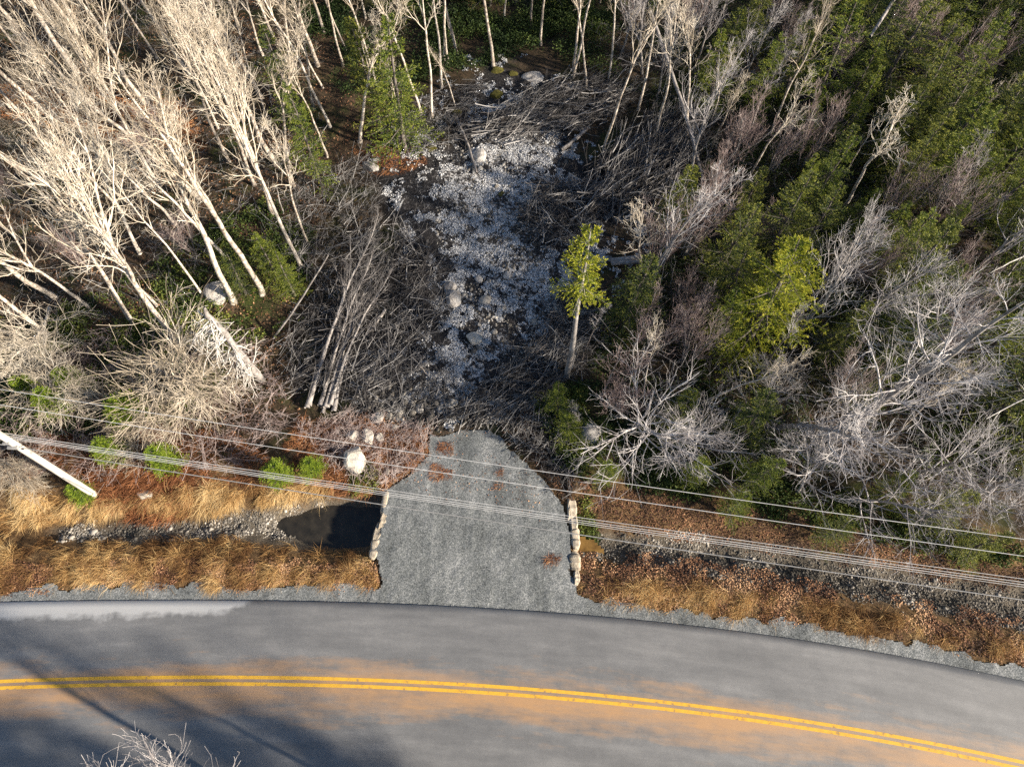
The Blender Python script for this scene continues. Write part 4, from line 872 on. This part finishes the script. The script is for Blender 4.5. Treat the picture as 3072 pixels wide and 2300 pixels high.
scatter('low_plants', [(1720,1250),(1900,1280),(2300,1420),(2900,1600),(3150,1680),(3150,1740),(2600,1610),(2100,1500),(1750,1450)], 5000, 'low green plants on the shaded bank at the right', 'herb', 'herb', .06, (.1, .8), clump=1.3, h=.35)
scatter('low_plants', [(1640,100),(2000,0),(3200,-20),(3200,1500),(2300,1400),(1800,1300),(1760,1100),(1950,800),(2100,500)], 17000, 'mossy green undergrowth of the right wood', 'herb', 'herb', .06, (-.05, .65), clump=2.2, h=.7)
scatter('low_plants', [(-200,1000),(300,900),(800,600),(950,700),(900,950),(700,1050),(640,1250),(0,1330)], 5500, 'green undergrowth below the left stand', 'herb', 'herb', .065, (.2, .9), clump=1.8, h=.4)
scatter('low_plants', [(860,-20),(1900,-20),(1740,200),(1600,150),(1450,200),(1250,260),(1050,300),(950,200)], 5000, 'dark green plants in the wood above the clearing', 'herb', 'herb', .07, (-.2, .42), clump=2, h=.8)
scatter('leaf_litter', [(1480,1250),(1700,1200),(1730,1500),(1690,1510),(1600,1390),(1520,1320)], 4500, 'dark wet leaves beside the driveway head', 'leaf', 'leaf', .08, (-.2, .4))
scatter('low_plants', [(1600,1180),(1760,1150),(1760,1420),(1680,1400)], 900, 'green plants right of the driveway head', 'herb', 'herb', .06, (.1, .9), h=.4)
scatter('low_plants', [(1060,1400),(1130,1390),(1150,1460),(1050,1480)], 350, 'green weeds below the white boulders', 'herb', 'herb', .05, (.5, 1), h=.2)
scatter('low_plants', [(1730,1490),(1800,1500),(1790,1620),(1735,1610)], 260, 'green weeds beside the right-hand wall', 'herb', 'herb', .05, (.4, 1), h=.2, clump=.8)
scatter('loose_stones', [(120,1575),(300,1548),(560,1560),(740,1520),(900,1480),(1140,1480),(1140,1590),(900,1610),(560,1615),(160,1620)], 5500, 'stones in the left ditch', 'stone', 'stone', .075, (.1, .95), clump=1.0)
scatter('loose_stones', [(1740,1580),(2048,1590),(2500,1650),(2800,1715),(3200,1775),(3200,1910),(2800,1835),(2500,1770),(2048,1710),(1740,1660)], 15000, 'stones in the right ditch', 'stone', 'stone', .065, (.1, .95))
scatter('loose_stones', [(1150,1750),(1150,1480),(1290,1300),(1460,1290),(1660,1474),(1705,1600),(1715,1780),(1600,1820),(1200,1800)], 14000, 'coarse gravel pieces on the driveway', 'stone', 'stone', .045, (.2, 1.0), keepout=False, zoff=.03)
scatter('loose_stones', [(1100,1240),(1080,1150),(1300,1190),(1400,1220),(1400,1270),(1230,1290)], 260, 'cobbles at the bottom of the clearing', 'stone', 'stone', .22, (.3, .9))
scatter('loose_stones', [(1330,500),(1450,400),(1700,440),(1700,560),(1650,900),(1560,1150),(1400,1180),(1360,900),(1300,700)], 1500, 'small stones among the frost', 'stone', 'stone', .15, (.2, .9), clump=2.5)
for k, (x, y, r_, nn, vr) in enumerate([(1325,1412,34,900,'fern'), (1500,1420,16,150,'fern'), (1500,1455,14,120,'fern'), (1660,1680,26,600,'fern'), (1335,1345,26,500,'fern')]):
    a_ = [(x+r_*math.cos(q), y+r_*.8*math.sin(q)) for q in np.linspace(0, 6.28, 9)[:-1]]
    scatter('weeds', a_, nn, ['rusty weeds on the left of the driveway', 'small dry weed in the middle of the driveway, upper', 'small dry weed in the middle of the driveway, lower', 'red weeds beside the right-hand wall of the driveway', 'dark weeds at the head of the driveway'][k], vr, 'grass', .014, (.1, .8), h=.28, keepout=False, zoff=.1, seed=900+k)

scatter('leaf_litter', [(1190,1450),(1290,1300),(1460,1290),(1660,1474),(1700,1600),(1500,1520),(1300,1500)], 500, 'a few fallen leaves blown onto the gravel', 'leaf', 'leaf', .07, (0, .9), keepout=False, zoff=.1, clump=1.0, seed=31)
M['frost'] = mat('frosted_leaves', [(.1, (.10, .095, .095)), (.38, (.28, .28, .285)), (.72, (.70, .71, .72))], 2.0, 3, .7, attr='v')
def frost(n, label):
    rs = np.random.RandomState(515); pl = CLEAR; lo, hi = pl.min(0)-1, pl.max(0)+1; Q = lo+(hi-lo)*rs.rand(n*9, 2); a, b = PX(Q[:, 0], Q[:, 1]); s = np.zeros(len(Q))
    for x0, y0, ra, rb, s_ in SNOW: s = np.maximum(s, s_*np.exp(-(((a-x0)/(ra*1.35))**2+((b-y0)/(rb*1.6))**2)**1.0))
    f = fbm(Q[:, 0], Q[:, 1], .8, 3)*.62+fbm(Q[:, 0]+50, Q[:, 1], .28, 2)*.38
    Q = Q[rs.rand(len(Q)) < np.clip((f-.655+.29*s)*6.0, 0, 1)*(s > .08)][:n]; n = len(Q)
    p = np.column_stack([Q, terrain(Q[:, 0], Q[:, 1])+.015+rs.rand(n)*.05]); nn = nrm(np.column_stack([rs.normal(0, .5, (n, 2)), np.ones(n)])); t = nrm(np.cross(nn, rs.normal(0, 1, (n, 3)))); q = np.cross(nn, t); L = rs.uniform(.045, .12, n)[:, None]
    V = np.stack([p-t*L*.5, p+q*L*.4, p+t*L*.5, p-q*L*.4], 1).reshape(-1, 3); A = Acc(); A.add(V, np.arange(n*4).reshape(-1, 4), np.clip(rs.normal(.55, .26, n), 0, 1))
    tag(obj('frosted_litter', A.mesh('frosted_litter', M['frost'])), label, 'ground cover', kind='stuff')
frost(85000, 'frosted leaves and chips strewn over the clearing')
# ------------------------------------------------------------------ rocks
def rock_mesh(seed, m, sub=3, sq=(1, 1, .7), box=0.0):
    import bmesh
    bm = bmesh.new(); bmesh.ops.create_icosphere(bm, subdivisions=sub, radius=1.0); rs = np.random.RandomState(seed); pl_ = [(nrm(rs.normal(0, 1, 3)), rs.uniform(.62, .92)) for _ in range(12)]
    for v in bm.verts:
        c = np.array(v.co)
        if box: c = c*(1-box)+np.clip(c*1.5, -.85, .85)*box
        for n_, d in pl_:
            q = c@n_
            if q > d: c = c-n_*(q-d)*.9
        c = c*(1+.05*math.sin(5*c[0]+seed)*math.cos(4*c[1])+.03*math.sin(11*c[1]+7*c[2])); v.co = c*np.array(sq)
    me = bpy.data.meshes.new('boulder'); bm.to_mesh(me); bm.free(); me.materials.append(m); return me
ROCK = [rock_mesh(i, M['rock']) for i in range(4)]; ROCKP = [rock_mesh(10+i, M['rock_pale']) for i in range(4)]
def slab_mesh(seed, m):
    import bmesh
    bm = bmesh.new(); bmesh.ops.create_cube(bm, size=2.0); bmesh.ops.subdivide_edges(bm, edges=bm.edges[:], cuts=7, use_grid_fill=True); rs = np.random.RandomState(seed)
    a = rs.uniform(.5, 2, 6); pl_ = [(nrm(rs.normal(0, 1, 3)*[1, 1, .5]), rs.uniform(1.05, 1.3)) for _ in range(7)]
    for v in bm.verts:
        c = np.array(v.co); L = np.abs(c); n_ = c/np.maximum((L**7).sum()**(1/7.), 1e-6)
        c = n_*(1+.06*math.sin(3*a[0]*c[1]+seed)+.05*math.sin(4*a[1]*c[2]+c[0]*2)+.03*math.sin(9*a[2]*c[1]+5*c[2]))
        for q_, d in pl_:
            w = c@q_
            if w > d: c = c-q_*(w-d)*.9
        v.co = c
    me = bpy.data.meshes.new('wall_stone'); bm.to_mesh(me); bm.free(); me.materials.append(m); return me
M['rock_wall'] = mat('cut_stone', [(.3, (.16, .13, .09)), (.45, (.36, .31, .24)), (.62, (.52, .46, .37)), (.8, (.62, .57, .48))], 3.2, 12, .9, .8, 12, .05, objrand=.1)
SLAB = [slab_mesh(20+i, M['rock_wall']) for i in range(4)]
def rock(px, py, sx, sy, sz, label, me, rot=0, name='boulder', group=None, dz_=.0, tilt=0):
    p = PT(px, py); o = obj(name, me); o.location = (p[0], p[1], p[2]+sz*(.35 if me in ROCKP else .10)+dz_); o.scale = (sx, sy, sz); o.rotation_euler = (tilt, tilt*.5, R(rot)); tag(o, label, 'rock', group); return o
rock(1068,1382,.62,.80,.75,'largest cream-white boulder on the red-brown verge left of the driveway',ROCKP[0],8)
rock(1106,1314,.40,.50,.5,'angular white boulder above and right of the largest cream one',ROCKP[1],30)
rock(1061,1308,.38,.32,.4,'tan boulder touching the top of the largest cream boulder',ROCKP[2],10)
rock(1139,1313,.26,.30,.35,'small pinkish boulder right of the angular white one',ROCKP[3],60)
rock(1162,1415,.16,.20,.2,'small white stone between the boulders and the driveway',ROCKP[1],20)
rock(1360,898,.62,.62,.6,'frost-topped boulder on the left side of the frosty clearing',ROCK[0],15)
rock(1350,868,.50,.45,.4,'flat frosted boulder just above the frost-topped one',ROCK[2],70)
rock(1426,1018,.55,.42,.4,'pale flat boulder in the middle of the lower clearing',ROCKP[2],-10)
rock(655,880,.85,.9,.8,'large rounded grey rock in the shade among the left trunks',ROCK[1],0)
rock(1760,1308,.95,.8,.6,'grey boulder half hidden under twigs right of the driveway head',ROCK[3],20)
rock(1322,1408-180,.3,.25,.25,'grey cobble above the driveway head, left one',ROCK[0],50)
rock(1538,1216,.33,.28,.25,'grey cobble at the bottom of the clearing near the brush',ROCK[1],80)
rock(1590,1222,.38,.26,.25,'flat grey cobble right of the one near the brush',ROCK[2],10)
rock(1437,838,.28,.3,.25,'round cobble in the frost above the flat boulder',ROCK[1],10)
rock(1520,828,.3,.3,.25,'round cobble right in the frost of the mid clearing',ROCK[3],10)
rock(1674,928,.32,.32,.3,'pale cobble left of the golden slender spruce',ROCKP[3],40)
rock(1437,470,.5,.7,.4,'long grey rock beside the pale broken log',ROCK[2],10)
rock(1260,1225,.3,.3,.3,'largest cobble of the little group above the bracken',ROCK[0],10)
rock(1107,1140,.35,.35,.35,'brownish rock at the lower left of the clearing',ROCK[3],10)
rock(1130,1255,.42,.38,.35,'mossy rock half buried above the white boulders',ROCK[2],10)
rock(440,1485,.5,.28,.25,'flat pale rock in the straw bank below the green spruce',ROCKP[2],-5)
rock(1356,1214,.42,.3,.3,'pale flat rock right above the head of the driveway',ROCKP[1],5)
rock(1600,235,.9,.7,.4,'flat grey rock at the top of the clearing',ROCK[1],5)
rock(1110,500,.7,.4,.3,'brown rock ledge left of the clearing',ROCK[2],-35)
# retaining stones that hold the driveway above the ditch
for i, (px, py, sx, sy, lab) in enumerate([(1155,1500,.18,.70,'uppermost stone block of the left driveway wall'), (1150,1556,.20,.58,'second stone block of the left driveway wall'), (1140,1607,.24,.56,'third, palest stone block of the left driveway wall'), (1128,1654,.26,.50,'lowest stone block of the left driveway wall')]):
    rock(px, py, sx, sy, .75, lab, SLAB[i], -6, 'wall_stone', 'stones of the left driveway wall', -.12+.0)
for i, (px, py, sx, sy, lab) in enumerate([(1713,1515,.30,.75,'uppermost cream stone block of the right driveway wall'), (1717,1576,.22,.50,'second stone block of the right driveway wall, below the wires'), (1720,1630,.25,.50,'third stone block of the right driveway wall'), (1722,1684,.30,.48,'broad fourth stone block of the right driveway wall'), (1729,1730,.18,.40,'lowest small stone block of the right driveway wall')]):
    rock(px, py, sx, sy, .80, lab, SLAB[(i+1) % 4], 3, 'wall_stone', 'stones of the right driveway wall', -.06)
# the faces of stone must stand from ditch floor to driveway level
for o in [o for o in col.objects if o.name.startswith('wall_stone')]: o.location.z = -.66 if o.location.x > 0 else -.69; o.scale.z = .72

# mossy mounds
def mound(px, py, r_, label, m_='moss'):
    me = rock_mesh(int(px), M[m_], 3, (1, 1, .6)); p = PT(px, py); o = obj('moss_mound', me); o.location = p; o.scale = (r_, r_*.8, r_*.8); tag(o, label, 'moss')
M['moss'] = mat('moss', [(.3, (.05, .055, .01)), (.55, (.12, .11, .025)), (.75, (.22, .18, .05))], 9, 8, .95, .9, 30, .05)
for px, py, r_, lab in [(1372,335,.38,'yellow-green mossy stump in the upper left of the clearing'), (1490,215,.55,'bright mossy mound at the foot of the mound birch'), (1487,285,.55,'dull green moss cushion below the mound birch'),
      (1293,447,.4,'brown-green moss cushion at the left of the clearing'), (1196,447,.35,'yellow moss cushion on the orange bracken'), (1540,222,.35,'moss cushion right of the mound birch'), (1505,583,.3,'green moss patch in the middle of the frost')]:
    mound(px, py, r_, lab)

# ------------------------------------------------------------------ utility pole and wires
b = PT(281, 1483); q = P(0, 1305, 7.5); ax = (q-b)/7.5
LP = 11.2; root = empty('utility_pole', b); tag(root, 'tall white wooden utility pole leaning out of the left edge, with wires attached', 'utility pole')
A = Acc(); t = np.linspace(0, 1, 10)[:, None]; V, F = tubes((ax[None]*LP*t-[0, 0, .3])[None], (.175-.055*t[:, 0])[None], 16); A.add(V, F); obj('shaft', A.mesh('shaft', M['pole'], True), root)
def bx(name, c, s, m, parent, rz=0):
    import bmesh
    bm = bmesh.new(); bmesh.ops.create_cube(bm, size=1); bmesh.ops.scale(bm, vec=s, verts=bm.verts); bmesh.ops.bevel(bm, geom=bm.edges, offset=min(s)*.12, segments=1, affect='EDGES')
    me = bpy.data.meshes.new(name); bm.to_mesh(me); bm.free(); me.materials.append(m); o = obj(name, me, parent); o.location = c; o.rotation_euler = (0, 0, rz); return o
bx('crossarm', tuple(ax*10.4+np.array([.16, 0, 0])), (.11, 2.2, .13), M['bark_grey'], root, R(-8))
for h_, s_ in [(6.55, (.46, .14, .12)), (7.0, (.30, .10, .10))]: bx('cable_clamp', tuple(ax*h_+np.array([.0, -.16, 0])), s_, M['metal'], root)
for h_, dx in [(10.5, -1.0), (10.5, .9)]: bx('insulator', tuple(ax*h_+np.array([.16, dx, .14])), (.09, .09, .16), M['cable'], root)
bx('through_bolt', tuple(ax*6.2+np.array([.15, -.08, 0])), (.14, .05, .05), M['cable'], root); bx('cable_guard', tuple(ax*1.6+np.array([.14, -.1, 0])), (.05, .07, 2.6), M['metal'], root)
bx('pole_tag', tuple(ax*5.6+np.array([.16, -.02, 0])), (.02, .10, .16), M['metal'], root)
WG = 'overhead wires along the verge'
def wire(pxs, zl, zr, sag, r_, label, m='wire'):
    zf = lambda x: zl+(zr-zl)*(x+21.5)/47-sag*(1-((x-2)/23.5)**2)
    W = []
    for a, b_ in pxs:
        z = (zl+zr)/2
        for _ in range(6): p = P(a, b_, z); z = zf(p[0])
        W.append(p)
    W = np.array(W); c = np.polyfit(W[:, 0], W[:, 1], 1); x = np.linspace(-23.5, 30, 90); z = zf(x); pts = np.stack([x, np.polyval(c, x), z], 1)
    A = Acc(); V, F = tubes(pts[None], np.full((1, 90), r_), 6); A.add(V, F); o = obj('overhead_wire', A.mesh('overhead_wire', M[m], True)); tag(o, label, 'wire', WG)
wire([(0,1164),(1024,1329),(2048,1477),(3072,1613)], 10.4, 10.6, .5, .011, 'thin pale wire, the uppermost one across the photo')
wire([(0,1211),(1024,1375),(2048,1526),(3072,1664)], 10.3, 10.5, .5, .011, 'thin pale wire, second from the top across the photo')
wire([(30,1300),(1024,1450),(2048,1599),(3072,1733)], 7.3, 7.5, .4, .011, 'pale wire, top strand of the close bundle')
wire([(30,1305),(1024,1459),(2048,1606),(3072,1743)], 7.1, 7.3, .4, .011, 'pale wire, second strand of the close bundle')
wire([(30,1309),(1024,1465),(2048,1611),(3072,1751)], 7.0, 7.2, .4, .012, 'pale wire, third strand of the close bundle')
wire([(30,1313),(1024,1470),(2048,1616),(3072,1758)], 6.9, 7.1, .4, .009, 'thin pale wire, bottom strand of the close bundle')
wire([(0,1329),(1024,1497),(2048,1655),(3072,1794)], 6.5, 6.7, .45, .02, 'dark cable, the lowest one, running alone below the bundle', 'metal')
print('OBJECTS', len(col.objects), 'placed trees', len(placed))
